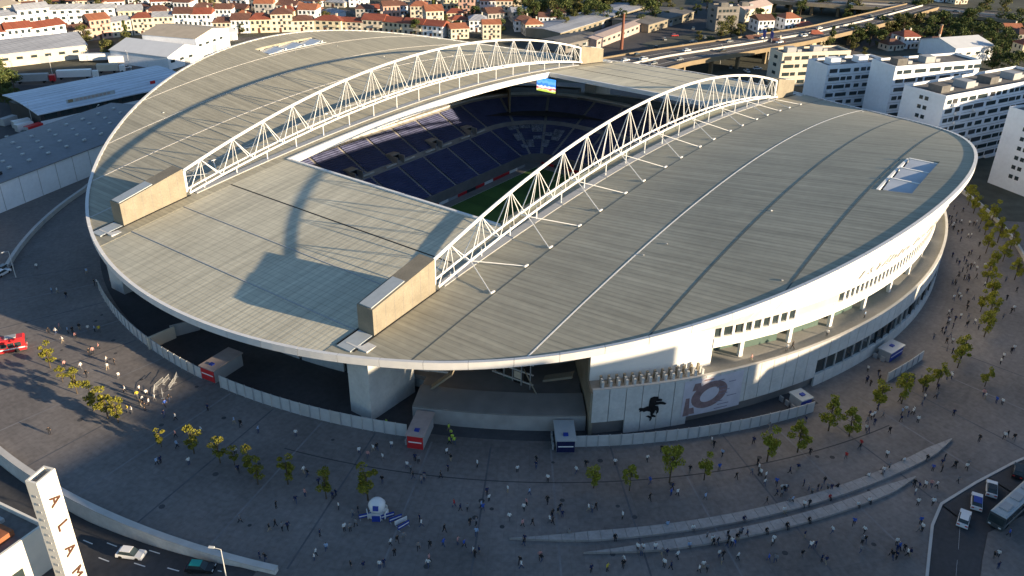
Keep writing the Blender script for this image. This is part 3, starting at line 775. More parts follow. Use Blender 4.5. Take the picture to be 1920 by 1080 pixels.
# way-out towers in the long stands, concrete boxes that rise through the seats
for x in (-38, -18, 2, 22, 42):
    for s in (-1, 1):
        d = 16.5; z = bowl_z(d)
        VOM = link('vomitory', None, STAD)
        ubox('vomitory_wall', STANDC, (x - 1.7, s * (40 + d + 1.6), z + .9), (.35, 5.2, 2.6), 0, VOM); ubox('vomitory_wall', STANDC, (x + 1.7, s * (40 + d + 1.6), z + .9), (.35, 5.2, 2.6), 0, VOM)
        ubox('vomitory_roof', STANDC, (x, s * (40 + d + 2.9), z + 2.35), (3.9, 2.8, .3), 0, VOM); ubox('vomitory_opening', BLACK, (x, s * (40 + d + 1.7), z + 1.0), (3.0, .2, 2.2), 0, VOM)
        for dx in (-4.6, 4.6): ubox('vomitory_stair', CONCL, (x + dx, s * (40 + d - .6), z + .25), (5.0, .5, .5), 0, VOM)
# advertising boards round the pitch
def boards(p, q, mats, n, h=1.0):
    p = Vector((*p, -12.9)); q = Vector((*q, -12.9)); rz = atan2(q.y - p.y, q.x - p.x)
    for i in range(n):
        c = p + (q - p) * ((i + .5) / n); ubox('advertising_board', mats[i % len(mats)], c, ((q - p).length / n - .12, .15, h), rz, STAD)
boards((-50, 37.2), (50, 37.2), [RED, RED, WHITE, GREYM, RED, DARKM, RED, WHITE], 20)
boards((56.2, -34), (56.2, 34), [RED, RED, DARKM, RED], 12)
boards((-56.2, -34), (-56.2, 34), [PURPLE, LIME, NAVY, LIME], 12)
boards((-50, -37.2), (50, -37.2), [NAVY, WHITE, RED], 20)
# white seat cover over the far corner block
cv = MB()
for i in range(5):
    for j in range(6):
        a = ang(6 + 13 * i); b = ang(6 + 13 * (i + .94)); d0, d1 = 3 + 1.9 * j, 4.8 + 1.9 * j
        q = []
        for aa, dq in ((a, d0), (b, d0), (b, d1), (a, d1)):
            p = station((CX, CY), (cos(aa), sin(aa)), dq); q.append((p[0], p[1], bowl_z(dq) + .62))
        if random.random() < .6: cv.add(q, [(0, 1, 2, 3)])
cv.build('seat_cover', SEATW, STAD)
# goals
for s in (-1, 1):
    g = link('goal', None, STAD)
    for y in (-3.66, 3.66): rod('goal_post', WHITE, (s * 52.4, y, -13.4), (s * 52.4, y, -10.96), .08, g)
    rod('crossbar', WHITE, (s * 52.4, -3.66, -10.96), (s * 52.4, 3.66, -10.96), .08, g)
# video screen hanging in the far corner
SCR = thing('video_screen', 'bright blue video screen hanging under the far corner of the stadium roof', 'screen', (64.5, 38.4, 11.9))
def screen_mat():
    m = bpy.data.materials.new('screen_picture'); m.use_nodes = True; N = m.node_tree.nodes; L = m.node_tree.links; b = N['Principled BSDF']
    tc = N.new('ShaderNodeTexCoord'); sep = N.new('ShaderNodeSeparateXYZ'); L.new(tc.outputs['Generated'], sep.inputs[0])
    cr = N.new('ShaderNodeValToRGB'); cr.color_ramp.interpolation = 'CONSTANT'; e = cr.color_ramp.elements
    e[0].color = (.45, .55, .08, 1); e[1].position = .12; e[1].color = (.75, .7, .4, 1)
    for p, c in ((.2, (.5, .1, .12, 1)), (.3, (.6, .65, .8, 1)), (.42, (.05, .2, .75, 1)), (.6, (.12, .35, .85, 1)), (.8, (.06, .28, .8, 1))): q = e.new(p); q.color = c
    no = N.new('ShaderNodeTexNoise'); no.inputs['Scale'].default_value = 5; L.new(tc.outputs['Generated'], no.inputs[0])
    L.new(math_node(N, L, 'ADD', sep.outputs[2], math_node(N, L, 'MULTIPLY', math_node(N, L, 'SUBTRACT', no.outputs[0], .5), .35)), cr.inputs[0])
    b.inputs['Base Color'].default_value = (.01, .01, .01, 1); L.new(cr.outputs[0], b.inputs['Emission Color']); b.inputs['Emission Strength'].default_value = .8
    return m
MB().box(-.25, .25, -4.5, 4.5, 0, 5.5).build('screen_cabinet', DARKM, SCR)
MB().box(-.32, -.26, -4.3, 4.3, .2, 5.3).build('screen_face', screen_mat(), SCR)
rod('hanger', GREYM, (0, -2, 5.5), (0, -2, 7.0), .12, SCR); rod('hanger', GREYM, (0, 2, 5.5), (0, 2, 7.0), .12, SCR)

# ------------------------------------------------------------------ fence ring and gates
def fence(d0, d1, label, r=122.7, h=2.55, pale=()):
    F = thing('perimeter_fence', label, 'fence', pol(r, ang((d0 + d1) / 2), 0)); inv = Matrix.Translation(-F.location)
    n = int(round(abs(d1 - d0) / 1.0))
    for i in range(n):
        a, b = d0 + (d1 - d0) * i / n, d0 + (d1 - d0) * (i + 1) / n
        hh = h + random.uniform(-.02, .02)
        o = ring_wall(MB(), K(r - .12), K(r + random.uniform(-.02, .02)), K(0), K(hh), a + .02, b - .02, .6).build('fence_panel', FENCEC if random.random() > .12 else KERB, F); o.matrix_parent_inverse = inv
        o = ubox('fence_post', KERB if i % 3 == 0 else GREYM, pol(r, ang(a), h / 2 + .05), (.3, .16, h + .1), ang(a), F); o.matrix_parent_inverse = inv
fence(159, 183.0, 'pale panelled fence curving along the open end, beyond the red gate hut')
fence(185.6, 204.8, 'pale panelled fence between the two red gate huts', h=2.7)
fence(219.0, 241.6, 'pale panelled fence below the winged emblem and banner', h=2.4)
fence(251.5, 258.0, 'short pale fence piece by the blue booth below the curved facade', h=2.2)

def hut(name, label, px, py, rz, L_, W_, H_, front, roofm, slope=0.0):
    p = at(px, py); T = thing(name, label, 'kiosk', (p.x, p.y, 0), rz)
    MB().box(0, L_, -W_ / 2, W_ / 2, 0, H_).build('hut_body', GREYM, T)
    MB().hexa([(-.3, -W_ / 2 - .25, H_ + .01), (L_ + .2, -W_ / 2 - .25, H_ + slope), (L_ + .2, W_ / 2 + .25, H_ + slope), (-.3, W_ / 2 + .25, H_ + .01)],
              [(-.3, -W_ / 2 - .25, H_ + .25), (L_ + .2, -W_ / 2 - .25, H_ + slope + .25), (L_ + .2, W_ / 2 + .25, H_ + slope + .25), (-.3, W_ / 2 + .25, H_ + .25)]).build('hut_roof', roofm, T)
    MB().box(-.12, -.01, -W_ / 2, W_ / 2, .15, H_ - .1).build('hut_sign', front, T)
    MB().box(-.16, -.13, -W_ / 2 + .25, W_ / 2 - .25, H_ * .50, H_ * .58).build('sign_stripe', WHITE, T)
    MB().box(.9, 1.7, -.5, .4, H_ + .26, H_ + .5).build('roof_unit', BLUE, T)
    for k in range(3): ubox('turnstile', GREYM, (1.2 + 1.6 * k, W_ / 2 + .55, .55), (.9, .3, 1.1), 0, T)
    return T
RH1 = hut('gate_hut', 'red fronted gate hut with a long brown roof in the fence at the open end', 392, 714, radians(187 - 180), 7.5, 3.6, 2.9, RED, PINKR)
RH2 = hut('gate_hut', 'red fronted gate hut with a pinkish stepped roof beside the concrete pillar', 779, 842, radians(206 - 180), 7.0, 2.9, 2.9, RED, PINKR)
BH = hut('gate_hut', 'navy fronted gate hut with a grey roof beside the emblem wall', 1060, 849, radians(218 - 180), 5.5, 3.2, 2.7, NAVY, BUSR)
BH2 = hut('gate_hut', 'small blue booth at the fence end past the banner', 1508, 770, radians(243 - 180), 3.0, 2.6, 2.6, BLUE, BUSR)
BH3 = hut('gate_hut', 'glazed blue booth behind the short fence under the curved facade', 1678, 672, radians(256 - 180), 2.6, 5.2, 2.2, BLUE, GLASSB)
# lit slab wall standing in the ring floor at the open end
for k, (q0, q1, m, nm) in enumerate((((280, 655), (330, 633), CREAM, 'free standing wall catching sunlight inside the fence ring'), ((322, 632), (375, 618), GREYM, 'grey low wall behind the sunlit wall inside the fence ring'))):
    p, q = at(*q0), at(*q1); c = (p + q) / 2
    ubox('screen_wall', m, (c.x, c.y, 1.4), ((q - p).length, .4, 2.8), atan2((q - p).y, (q - p).x), None, label=nm, cat='wall')
# retaining wall and kerb wall round the plaza
o = ring_wall(MB(), K(157.6), K(158.5), lambda a: street_z(a) - .6, K(0.75), 150, 201.6, 1.0).build('retaining_wall', CONCL, label='long pale retaining wall between the plaza and the sunken street', cat='wall')
o = ring_wall(MB(), K(157.5), K(158.6), K(0.76), K(0.95), 150, 201.6, 1.0).build('coping', KERB, o)
ring_wall(MB(), K(136.3), K(136.9), K(-.1), K(1.1), 284, 324, 1.0).build('boundary_wall', KERB, label='pale low boundary wall curving past the apartment blocks', cat='wall')
ring_wall(MB(), lambda a: 134.5 + max(0, degrees(a) - 128) * .33, lambda a: 135.4 + max(0, degrees(a) - 128) * .33, K(-.1), K(1.2), 118, 149.5, 1.0).build('boundary_wall', KERB, label='pale low boundary wall curving beside the dark sports hall', cat='wall')
# long curved stone benches on the plaza
for r0, r1, d0, d1, lb in ((145.7, 140.9, 214.0, 248.6, 'upper long curved stone bench strip nearer the stadium'), (148.5, 144.8, 218.4, 242.6, 'lower long curved stone bench strip nearer the road')):
    taper = lambda d: min(1, abs(d - d0) / 5, abs(d - d1) / 3 + .1)
    B = thing('stone_bench', lb, 'bench', pol((r0 + r1) / 2, ang((d0 + d1) / 2), 0)); inv = Matrix.Translation(-B.location); rc = lambda d: r0 + (r1 - r0) * (d - d0) / (d1 - d0)
    n = int((d1 - d0) / .8)
    for i in range(n):
        a, b = d0 + (d1 - d0) * i / n, d0 + (d1 - d0) * (i + 1) / n
        t0, t1 = taper(a), taper(b); w = .98
        secs = [[pol(rc(d) - w * t, ang(d), 0), pol(rc(d) + w * t, ang(d), 0), pol(rc(d) + w * t, ang(d), .4), pol(rc(d) - w * t, ang(d), .4)] for d, t in ((a + .012, t0), (b - .012, t1))]
        o = MB().sweep(secs).build('bench_slab', BENCH, B); o.matrix_parent_inverse = inv

# ------------------------------------------------------------------ apartment blocks
WALLW = M('white_render', (0.80, 0.83, 0.87), 0.85, 0.05, 0.2, var2=0.05, scale2=1.0)
FLATR = M('flat_roof', (0.16, 0.155, 0.15), 0.95, 0.25, 0.15, var2=0.2, scale2=1.0)
def apartment(label, x, y, rz, L_, D_, H_, storeys, group=None, gable_windows=True, front=True, bands=True, wall=WALLW, huts=True):
    """near corner at (x, y); the long face runs along local +X, the gable along local +Y"""
    T = thing('apartment_block', label, 'apartment block', (x, y, 0), rz, group)
    sh = H_ / storeys
    MB().box(0, L_, 0, D_, -4, H_).build('wall', wall, T)
    MB().box(.4, L_ - .4, .4, D_ - .4, H_ + .003, H_ + .1).build('roof', FLATR, T)
    for a in ((0, L_, 0, .3), (0, L_, D_ - .3, D_), (0, .3, .3, D_ - .3), (L_ - .3, L_, .3, D_ - .3)): MB().box(*a, H_ + .001, H_ + .9).build('parapet', wall, T)
    for k in range(max(2, int(L_ / 14)) if huts else 0):
        MB().box(4 + 13 * k, 8.5 + 13 * k, D_ * .3, D_ * .62, H_ + .1, H_ + 2.4).build('roof_hut', random.choice((GREYM, wall, FLATR)), T)
        MB().box(9.5 + 13 * k, 11.5 + 13 * k, D_ * .35, D_ * .5, H_ + .1, H_ + 1.2).build('roof_unit', GREYM, T)
    if front:
        for f in range(storeys):
            z = f * sh + sh * .55
            xx = 1.2
            while xx < L_ - 2.5:
                w = random.choice((2.2, 2.2, 3.4, 5.0)) if bands else 1.4
                if random.random() < .82:
                    ubox('window', GLASS, (xx + w / 2, -.02, z), (w, .25, sh * .44), 0, T)
                else:
                    ubox('balcony', DARKM, (xx + w / 2, -.03, z - .15), (w, .3, sh * .62), 0, T); ubox('balcony_front', wall, (xx + w / 2, -.55, z - sh * .36), (w + .3, .9, sh * .3), 0, T)
                xx += w + random.choice((.7, 1.1, 1.8))
            ubox('storey_line', GREYM, (L_ / 2, -.03, f * sh + .06), (L_ - .2, .1, .12), 0, T)
    if gable_windows:
        for f in range(1, storeys):
            z = f * sh + sh * .5
            for yy in (D_ * .42, D_ * .55): ubox('gable_window', GLASS, (-.02, yy, z), (.2, 1.3, sh * .4), 0, T)
    return T
def corner(px, py, z): p = at(px, py, z); return p.x, p.y
A3 = corner(1775, 180, 25.5); A2 = corner(1680, 125, 26); A1_ = corner(1553, 123, 22.5); A4 = corner(1893, 200, 25)
apartment('white apartment block with blank bluish gable, third of the row above the stadium rim', *A3, radians(-24), 62, 16, 24.6, 8)
apartment('white apartment block with tall blank gable, second of the row above the rim', *A2, radians(-34), 40, 12.5, 25.2, 8, gable_windows=False)
apartment('white apartment block with narrow gable, first of the row beside the concrete pylon', *A1_, radians(-34), 30, 12, 21.6, 7, gable_windows=False)
apartment('white apartment block cut by the right picture edge', A4[0] - 16 * sin(radians(30)), A4[1] - 16 * cos(radians(30)), radians(-30), 40, 16, 24.2, 8)
ap = corner(1459, 140, 3)
apartment('cream apartment house with a red roof beyond the far concrete pylon', *corner(1460, 150, 3), radians(-40), 34, 11, 14, 4, wall=CREAM)
# unseen stand-in blocks beside and behind the drone, heights set to shadow the plaza
for k, (x0, x1, h, dy) in enumerate(((-215, -150, 33, 0), (-148, -124, 33.5, 1), (-122, -104, 40.5, 0), (-102, -88, 41.2, 0), (-86, -72, 44.4, 1), (-70, -54, 39.3, 0), (-52, -45, 33.5, 1), (-43, 4, 30, 1), (6, 60, 27.5, 0), (62, 100, 29, 1), (102, 175, 44, 0), (177, 260, 40, 1))):
    apartment('unseen stand-in block across the bus road, %s of the row that shades the plaza' % ordinal(k + 1), x0, -215 - dy, radians(0), x1 - x0, 15, h - .9, 12, 'unseen blocks that shade the plaza', gable_windows=False, front=False, huts=False)
# uneven block heights and gaps shape the edge of that shadow

# ------------------------------------------------------------------ trees
LEAF_Y = leaf_mat('leaf_yellow_green', (0.27, 0.235, 0.03), (0.12, 0.135, 0.022))
LEAF_G = leaf_mat('leaf_plaza_green', (0.34, 0.33, 0.04), (0.17, 0.18, 0.025))
LEAF_D = leaf_mat('leaf_dark', (0.05, 0.085, 0.028), (0.10, 0.11, 0.03))
LEAF_O = leaf_mat('leaf_olive', (0.15, 0.14, 0.045), (0.07, 0.085, 0.025))
def make_tree(name, h, cr, cz, leaf, nleaf, ls, slim=1.0, seed=0, trunk_r=.13, clumps=9):
    rnd = random.Random(seed); T = link(name, None)
    tb = MB(); top = Vector((rnd.uniform(-.2, .2), rnd.uniform(-.2, .2), h * .78))
    mid = Vector((top.x * .3, top.y * .3, h * .35))
    tb.tube((0, 0, 0), mid, trunk_r, trunk_r * .75, 7); tb.tube(mid, top, trunk_r * .75, trunk_r * .25, 6)
    cl = []
    for i in range(clumps):
        a = rnd.uniform(0, 2 * pi); zz = rnd.uniform(-1, 1); rr = cr * sqrt(max(0, 1 - zz * zz * .8)) * rnd.uniform(.35, .95)
        c = Vector((cos(a) * rr * slim, sin(a) * rr * slim, cz + zz * (h - cz) * .9)); cl.append((c, rnd.uniform(.28, .5) * cr))
        t = rnd.uniform(.3, .9); b = mid.lerp(top, t); tb.tube(b, c, trunk_r * .32, trunk_r * .08, 4)
    tb.build('trunk', BARK, T)
    lb = MB()
    for i in range(nleaf):
        c, r = rnd.choice(cl)
        d = Vector((rnd.gauss(0, 1), rnd.gauss(0, 1), rnd.gauss(0, 1))).normalized() * r * rnd.uniform(.3, 1.1) ** .6
        p = c + Vector((d.x, d.y, d.z * .8)); n = Vector((rnd.gauss(0, 1), rnd.gauss(0, 1), rnd.gauss(0, 1) + .5)).normalized()
        u = n.orthogonal().normalized(); w = n.cross(u); q = ls * rnd.uniform(.6, 1.3); e = rnd.uniform(.5, .9)
        lb.add([p - u * q, p - w * q * e, p + u * q, p + w * q * e], [(0, 1, 2, 3)])
    lb.build('crown', leaf, T)
    return T
protos = {}
def tree(kind, x, y, s, used={}):
    v = random.randrange(3); key = (kind, v)
    if key not in protos:
        k = 11 * v + hash(kind) % 7 if False else 11 * v + len(kind)
        protos[key] = {'young': lambda: make_tree('young_tree', 6.4, 1.5, 4.0, LEAF_Y, 1050, .175, seed=k, clumps=11),
                       'plaza': lambda: make_tree('young_tree', 6.2, 1.7, 3.9, LEAF_G, 1200, .18, seed=k + 3, clumps=12),
                       'broad': lambda: make_tree('broad_tree', 9.5, 3.9, 5.6, LEAF_O, 1300, .34, seed=k + 5, trunk_r=.3, clumps=16),
                       'dark': lambda: make_tree('dark_tree', 10.5, 4.2, 6.0, LEAF_D, 1300, .36, seed=k + 7, trunk_r=.3, clumps=16),
                       'tall': lambda: make_tree('cypress_tree', 12.5, 1.9, 6.4, LEAF_D, 800, .36, seed=k + 9, trunk_r=.25, clumps=16)}[kind]()
        o = protos[key]
    else: o = copy_tree(protos[key])
    o.location = (x, y, 0 if hypot(x, y) < 158 else -.05); o.rotation_euler = (0, 0, random.uniform(0, 6.28)); o.scale = (s, s, s * random.uniform(.9, 1.1))
    return o
TREES = []
def put(kind, pts, smin=.85, smax=1.15):
    for q in pts:
        p = at(q[0], q[1]); s = q[2] if len(q) > 2 else random.uniform(smin, smax)
        o = tree(kind, p.x, p.y, s)
        o['category'] = 'tree'; TREES.append((o, kind, p.x, p.y))
put('young', [(95, 690), (118, 716, .6), (145, 738), (176, 770), (203, 785, 1.15), (222, 792), (303, 838, .7), (364, 850), (413, 868), (440, 872, .6), (468, 885), (484, 908, .9), (540, 908), (612, 935, .9), (690, 938, 1.25)], .85, 1.05)
put('plaza', [(1113, 915), (1180, 920, .75), (1255, 905, 1.2), (1320, 900, .9), (1438, 865), (1495, 848, 1.15), (1553, 808), (1592, 818, 1.1), (1645, 768), (1690, 757), (1730, 735), (1757, 722), (1795, 690), (1802, 672),
              (1846, 725, .7), (1845, 632), (1852, 600), (1838, 585), (1856, 560), (1850, 530), (1862, 500), (1848, 475), (1870, 455), (1846, 440), (1838, 420), (1825, 400), (1880, 490), (1902, 525), (1893, 470), (1860, 415), (1815, 385)])

# ------------------------------------------------------------------ vehicles
def car_parts(T, paint, roofm, L_=4.3, W_=1.75, H_=1.46):
    h = W_ / 2
    MB().hexa([(-L_ / 2, -h, .32), (L_ / 2, -h, .32), (L_ / 2, h, .32), (-L_ / 2, h, .32)], [(-L_ / 2 + .1, -h + .06, .9), (L_ / 2 - .12, -h + .06, .82), (L_ / 2 - .12, h - .06, .82), (-L_ / 2 + .1, h - .06, .9)]).build('body', paint, T)
    b = [(-L_ / 2 + .35, -h + .1, .86), (L_ / 2 - 1.15, -h + .1, .86), (L_ / 2 - 1.15, h - .1, .86), (-L_ / 2 + .35, h - .1, .86)]
    t = [(-L_ / 2 + .75, -h + .26, H_ - .06), (L_ / 2 - 1.95, -h + .26, H_ - .06), (L_ / 2 - 1.95, h - .26, H_ - .06), (-L_ / 2 + .75, h - .26, H_ - .06)]
    MB().hexa(b, t).build('windows', GLASS, T)
    MB().box(-L_ / 2 + .72, L_ / 2 - 1.92, -h + .24, h - .24, H_ - .055, H_).build('roof', roofm, T)
    for x in (-L_ / 2 + .8, L_ / 2 - .85):
        for y in (-h + .1, h - .1): MB().tube((x, y - .1, .32), (x, y + .1, .32), .32, n=12).build('wheel', TYRE, T)
    for y in (-h + .3, h - .3):
        MB().box(L_ / 2 - .13, L_ / 2 - .03, y - .2, y + .2, .6, .76).build('headlight', WHITE, T); MB().box(-L_ / 2 + .02, -L_ / 2 + .11, y - .2, y + .2, .62, .8).build('tail_light', RED, T)
def car(label, px, py, z, heading, paint, roofm=None, L_=4.3):
    p = at(px, py, z)
    if z < -1: z = street_z(atan2(p.y, p.x) % (2 * pi)); p = at(px, py, z)
    T = thing('car', label, 'car', (p.x, p.y, z + .005), heading); car_parts(T, paint, roofm or paint, L_); return T
car('white hatchback driving on the sunken street below the retaining wall', 247, 1043, -3.5, radians(-62), CARW)
car('black taxi with a teal roof at the bottom edge of the street', 377, 1069, -2.5, radians(-58), CARB, TEAL)
hd = atan2((at(1830, 945) - at(1805, 978)).y, (at(1830, 945) - at(1805, 978)).x)
car('white car parked beside the bus, lowest of the three', 1806, 977, .004, hd + .2, CARW)
car('white and blue patrol car parked beside the bus, middle of the three', 1830, 945, .004, hd + .3, CARW, BLUE)
car('pale grey car parked beside the bus, topmost of the three', 1858, 921, .004, hd + .3, CARW, CARB)
car('black car behind the bus at the right picture edge', 1908, 888, .004, hd + .2, CARB)
def bus(label, p0, p1, body, roofm, stripe, W_=2.55, H_=3.2, name='bus', L_=None):
    p0 = Vector((p0.x, p0.y, 0)); p1 = Vector((p1.x, p1.y, 0)); L_ = L_ or (p1 - p0).length; rz = atan2((p1 - p0).y, (p1 - p0).x)
    T = thing(name, label, name.split('_')[-1], (p0.x, p0.y, .01), rz); h = W_ / 2
    MB().box(0, L_, -h, h, .4, H_ - .25).build('body', body, T)
    MB().hexa([(0.05, -h + .02, H_ - .249), (L_ - .05, -h + .02, H_ - .249), (L_ - .05, h - .02, H_ - .249), (.05, h - .02, H_ - .249)], [(.3, -h + .3, H_), (L_ - .3, -h + .3, H_), (L_ - .3, h - .3, H_), (.3, h - .3, H_)]).build('roof', roofm, T)
    for k in range(3): MB().box(1.5 + k * L_ / 3.2, 3.6 + k * L_ / 3.2, -.7, .7, H_ + .003, H_ + .22).build('roof_unit', GREYM, T)
    n = int(L_ / 1.5)
    for k in range(n):
        for s in (-1, 1): ubox('window', GLASS, (.9 + (L_ - 1.4) * (k + .5) / n - .2, s * h, 1.95), ((L_ - 1.4) / n - .15, .06, 1.0), 0, T)
    ubox('windscreen', GLASS, (-.01, 0, 1.9), (.06, W_ - .3, 1.3), 0, T); ubox('rear_window', GLASS, (L_ + .01, 0, 2.1), (.06, W_ - .4, .9), 0, T)
    for s in (-1, 1): ubox('side_stripe', stripe, (L_ / 2, s * h, 1.1), (L_ - .4, .04, .25), 0, T)
    for y in (-.8, .8): ubox('headlight', WHITE, (-.02, y, .75), (.06, .4, .2), 0, T)
    for x in (1.8, L_ - 2.6):
        for s in (-1, 1): MB().tube((x, s * (h - .12) - .14, .5), (x, s * (h - .12) + .14, .5), .5, n=14).build('wheel', TYRE, T)
    return T
b0 = at(1862, 992); bd = (at(1935, 925) - b0).normalized()
bus('long dark grey bus with pale roof standing on the bus road', b0, b0 + bd * 12.2, BUSG, BUSR, GREYM)
r0 = at(52, 652); rdir = (at(0, 662) - r0).normalized()
bus('red bus with white stripes parked on the sunlit plaza at the left edge', r0, r0 + rdir * 9.5, RED, RED, WHITE, name='red_bus')

# ------------------------------------------------------------------ promotional dome, street lamps
p = at(708, 966); T = thing('inflatable_dome', 'white inflatable ball with a blue patch standing on a stand on the plaza', 'inflatable', (p.x, p.y, 0))
ib = MB(); n, m = 14, 8
vs = [[(1.4 * sin(pi * j / m) * cos(2 * pi * i / n) * (1 + .08 * sin(3 * i)), 1.4 * sin(pi * j / m) * sin(2 * pi * i / n), 2.1 - 1.3 * cos(pi * j / m)) for i in range(n)] for j in range(1, m)]
ib.sweep([list(r) for r in vs], caps=True); ib.build('ball', CARW, T, smooth=True)
ubox('patch', BLUE, (-1.0, -.72, 2.5), (.2, .9, .8), .6, T, tilt=(0, .35, .6)); ubox('plinth', WHITE, (0, 0, .45), (2.2, 2.2, .9), .3, T)
for k in range(5): ubox('panel', BLUE if k % 2 else WHITE, (cos(1.26 * k) * 1.6, sin(1.26 * k) * 1.6, .7), (1.3, .12, 1.1), 1.26 * k + 1.57, T)
for k, (qx, qy) in enumerate(((686, 972), (727, 972), (742, 977), (752, 982), (757, 990))):
    p = at(qx, qy); T = thing('crowd_barrier', 'blue and white barrier by the inflatable ball, %s from the tree' % ordinal(k + 1), 'barrier', (p.x, p.y, 0), radians(-35 + 6 * k), 'barriers by the inflatable')
    MB().box(-1.1, 1.1, -.04, .04, .25, 1.05).build('banner', BLUE if k != 3 else WHITE, T); MB().box(-1.0, 1.0, -.06, -.041, .55, .75).build('stripe', WHITE, T)
    for x in (-.9, .9): MB().box(x - .05, x + .05, -.35, .35, 0, .07).build('foot', GREYM, T)
LAMPS = []
def lamp(px, py, z, h, kind):
    p = at(px, py, z); T = thing('street_lamp', 'lamp', 'street lamp', (p.x, p.y, z), random.uniform(0, 6))
    MB().tube((0, 0, 0), (0, 0, h), .11, .06, 8).build('pole', LAMPH, T); MB().tube((0, 0, h), (1.3, 0, h + .25), .05, .04, 6).build('arm', LAMPH, T); MB().box(.9, 1.75, -.16, .16, h + .2, h + .36).build('lamp_head', LAMPH, T)
    T['group'] = 'street lamps'; LAMPS.append((T, 'grey street lamp with one arm', p.x, p.y)); return T
for q in ((428, 1102, -.3, 7.5), (190, 240, 0, 8), (62, 235, 0, 8), (244, 130, 0, 8), (250, 150, 0, 8), (282, 152, 0, 8), (98, 138, 0, 8), (1905, 345, 0, 7), (1350, 120, 0, 9), (1225, 150, 0, 9), (30, 520, 0, 7)): lamp(*q, 'x')
# crash barriers near the left gate
for k, (qx, qy) in enumerate(((300, 722), (312, 716), (322, 725), (330, 712), (290, 735), (305, 742))):
    p = at(qx, qy); T = thing('crowd_barrier', 'grey steel crowd barrier near the red gate hut, %s of the six' % ordinal(k + 1), 'barrier', (p.x, p.y, 0), radians(20 + 8 * k), 'barriers by the gate')
    for z in (.25, 1.05): MB().tube((-1.25, 0, z), (1.25, 0, z), .03, n=5).build('rail', LAMPH, T)
    for i in range(9): ubox('bar', LAMPH, (-1.2 + .3 * i, 0, .65), (.03, .03, .8), 0, T)
    for x in (-1.0, 1.0): MB().box(x - .04, x + .04, -.3, .3, 0, .05).build('foot', LAMPH, T)

# ------------------------------------------------------------------ shopping centre corner with the lettered tower
tx, ty = at(103, 878, 19).x, at(103, 878, 19).y
lx, ly = at(68, 907, 19).x, at(68, 907, 19).y
ux = Vector((tx - lx, ty - ly, 0)); TW = ux.length; rz = atan2(ux.y, ux.x)
TWR = thing('lettered_tower', 'white sign tower with brown letters running down its sunlit face', 'tower', (lx, ly, -4), rz)
STONE = M('white_stone', (0.72, 0.69, 0.62), 0.85, 0.06, 0.4)
MB().box(0, TW, 0, 1.9, -1.5, 22.3).build('tower_shaft', STONE, TWR)
for a in ((0, TW, 0, .3), (0, TW, 1.6, 1.9), (0, .3, .301, 1.599), (TW - .3, TW, .301, 1.599)): MB().box(*a, 22.301, 23.0).build('tower_parapet', STONE, TWR)
MB().box(.31, TW - .31, .31, 1.59, 22.302, 22.4).build('tower_roof', FLATR, TWR)
for k in range(14): ubox('side_slot', GREYM, (-.02, .9, 20.5 - 1.4 * k), (.1, .5, .4), 0, TWR)
for k, ch in enumerate('ALAM'):
    o = link('tower_letter', text_mesh(ch, 2.5, .1, BRN, 'tower_letter'), TWR)
    o.matrix_local = Matrix.Translation((TW * .55, -.1, 18.6 - 4.6 * k)) @ Matrix.Rotation(pi / 2, 4, 'X') @ Matrix.Rotation(-pi / 2, 4, 'Z')
e0 = at(86, 985, 5.5); e1 = at(-60, 1090, 5.5)
SH = thing('shopping_centre', 'low dark roofed building with a bright white wall beside the lettered tower', 'building', (e0.x, e0.y, -4), atan2((e1 - e0).y, (e1 - e0).x))
Ls = (e1 - e0).length
sgn = -1.0
MB().box(0, Ls, -14, 0, 0, 9.0).build('wall', STONE, SH); MB().box(.4, Ls - .4, -13.6, -.4, 9.003, 9.15).build('roof', FLATR, SH)
for a in ((0, Ls, -.4, 0), (0, .4, -14, -.4)): MB().box(*a, 9.002, 9.9).build('parapet', STONE, SH)
MB().box(3.2, 7.0, -5.4, -2.6, 9.16, 10.2).build('roof_box', M('rusty_box', (0.30, 0.11, 0.05), 0.8, 0.2, 1), SH); MB().box(2.0, 5.0, -8.4, -6.4, 9.16, 9.8).build('roof_box', GREYM, SH); MB().box(7.6, 9.2, -5.0, -3.0, 9.16, 9.7).build('roof_box', GREYM, SH)
MB().box(5, 10, -.05, .12, 0, 5.5).build('arched_opening', GLASS, SH)

# ------------------------------------------------------------------ the town behind
ARENAR = M('arena_roof', (0.20, 0.215, 0.24), 0.7, 0.1, 0.1, var2=0.1, scale2=0.8)
SHEDR = roof_mat('shed_roof', (0.60, 0.66, 0.74), 1, 2.4)
SHEDR2 = roof_mat('shed_roof_grey', (0.36, 0.38, 0.42), 1, 2.0, cross=3.0)
# dark sports hall on the left
p0 = at(0, 400); p1 = at(170, 330); d = (p1 - p0).normalized(); rz = atan2(d.y, d.x)
HALL = thing('sports_hall', 'large flat dark roofed sports hall with a long white wall, left of the stadium', 'building', (p0.x - 55 * d.x, p0.y - 55 * d.y, -.1), rz)
HL = 132
MB().box(0, HL, 0, 32, 0, 8.3).build('wall', WALLW, HALL)
secs = [[(-.4, y, 8.31), (HL + .4, y, 8.31), (HL + .4, y, 8.6 + .7 * sin(pi * (y + .5) / 33)), (-.4, y, 8.6 + .7 * sin(pi * (y + .5) / 33))] for y in [-.5 + 33 * i / 12 for i in range(13)]]
MB().sweep(secs).build('roof', ARENAR, HALL)
for k in range(8): MB().box(8, 62, 4 + 2.2 * k, 4.8 + 2.2 * k, 8.7, 9.75).build('roof_duct', DARKM, HALL)
for i in range(9):
    for j in range(4): ubox('roof_vent', BUSR, (66 + 7 * i + (j % 2) * 3, 6 + 6 * j, 9.4), (1.1, .7, .5), 0, HALL)
for k in range(20): ubox('wall_joint', GREYM, (6 + 6.4 * k, -.03, 4.2), (.12, .1, 8.0), 0, HALL)
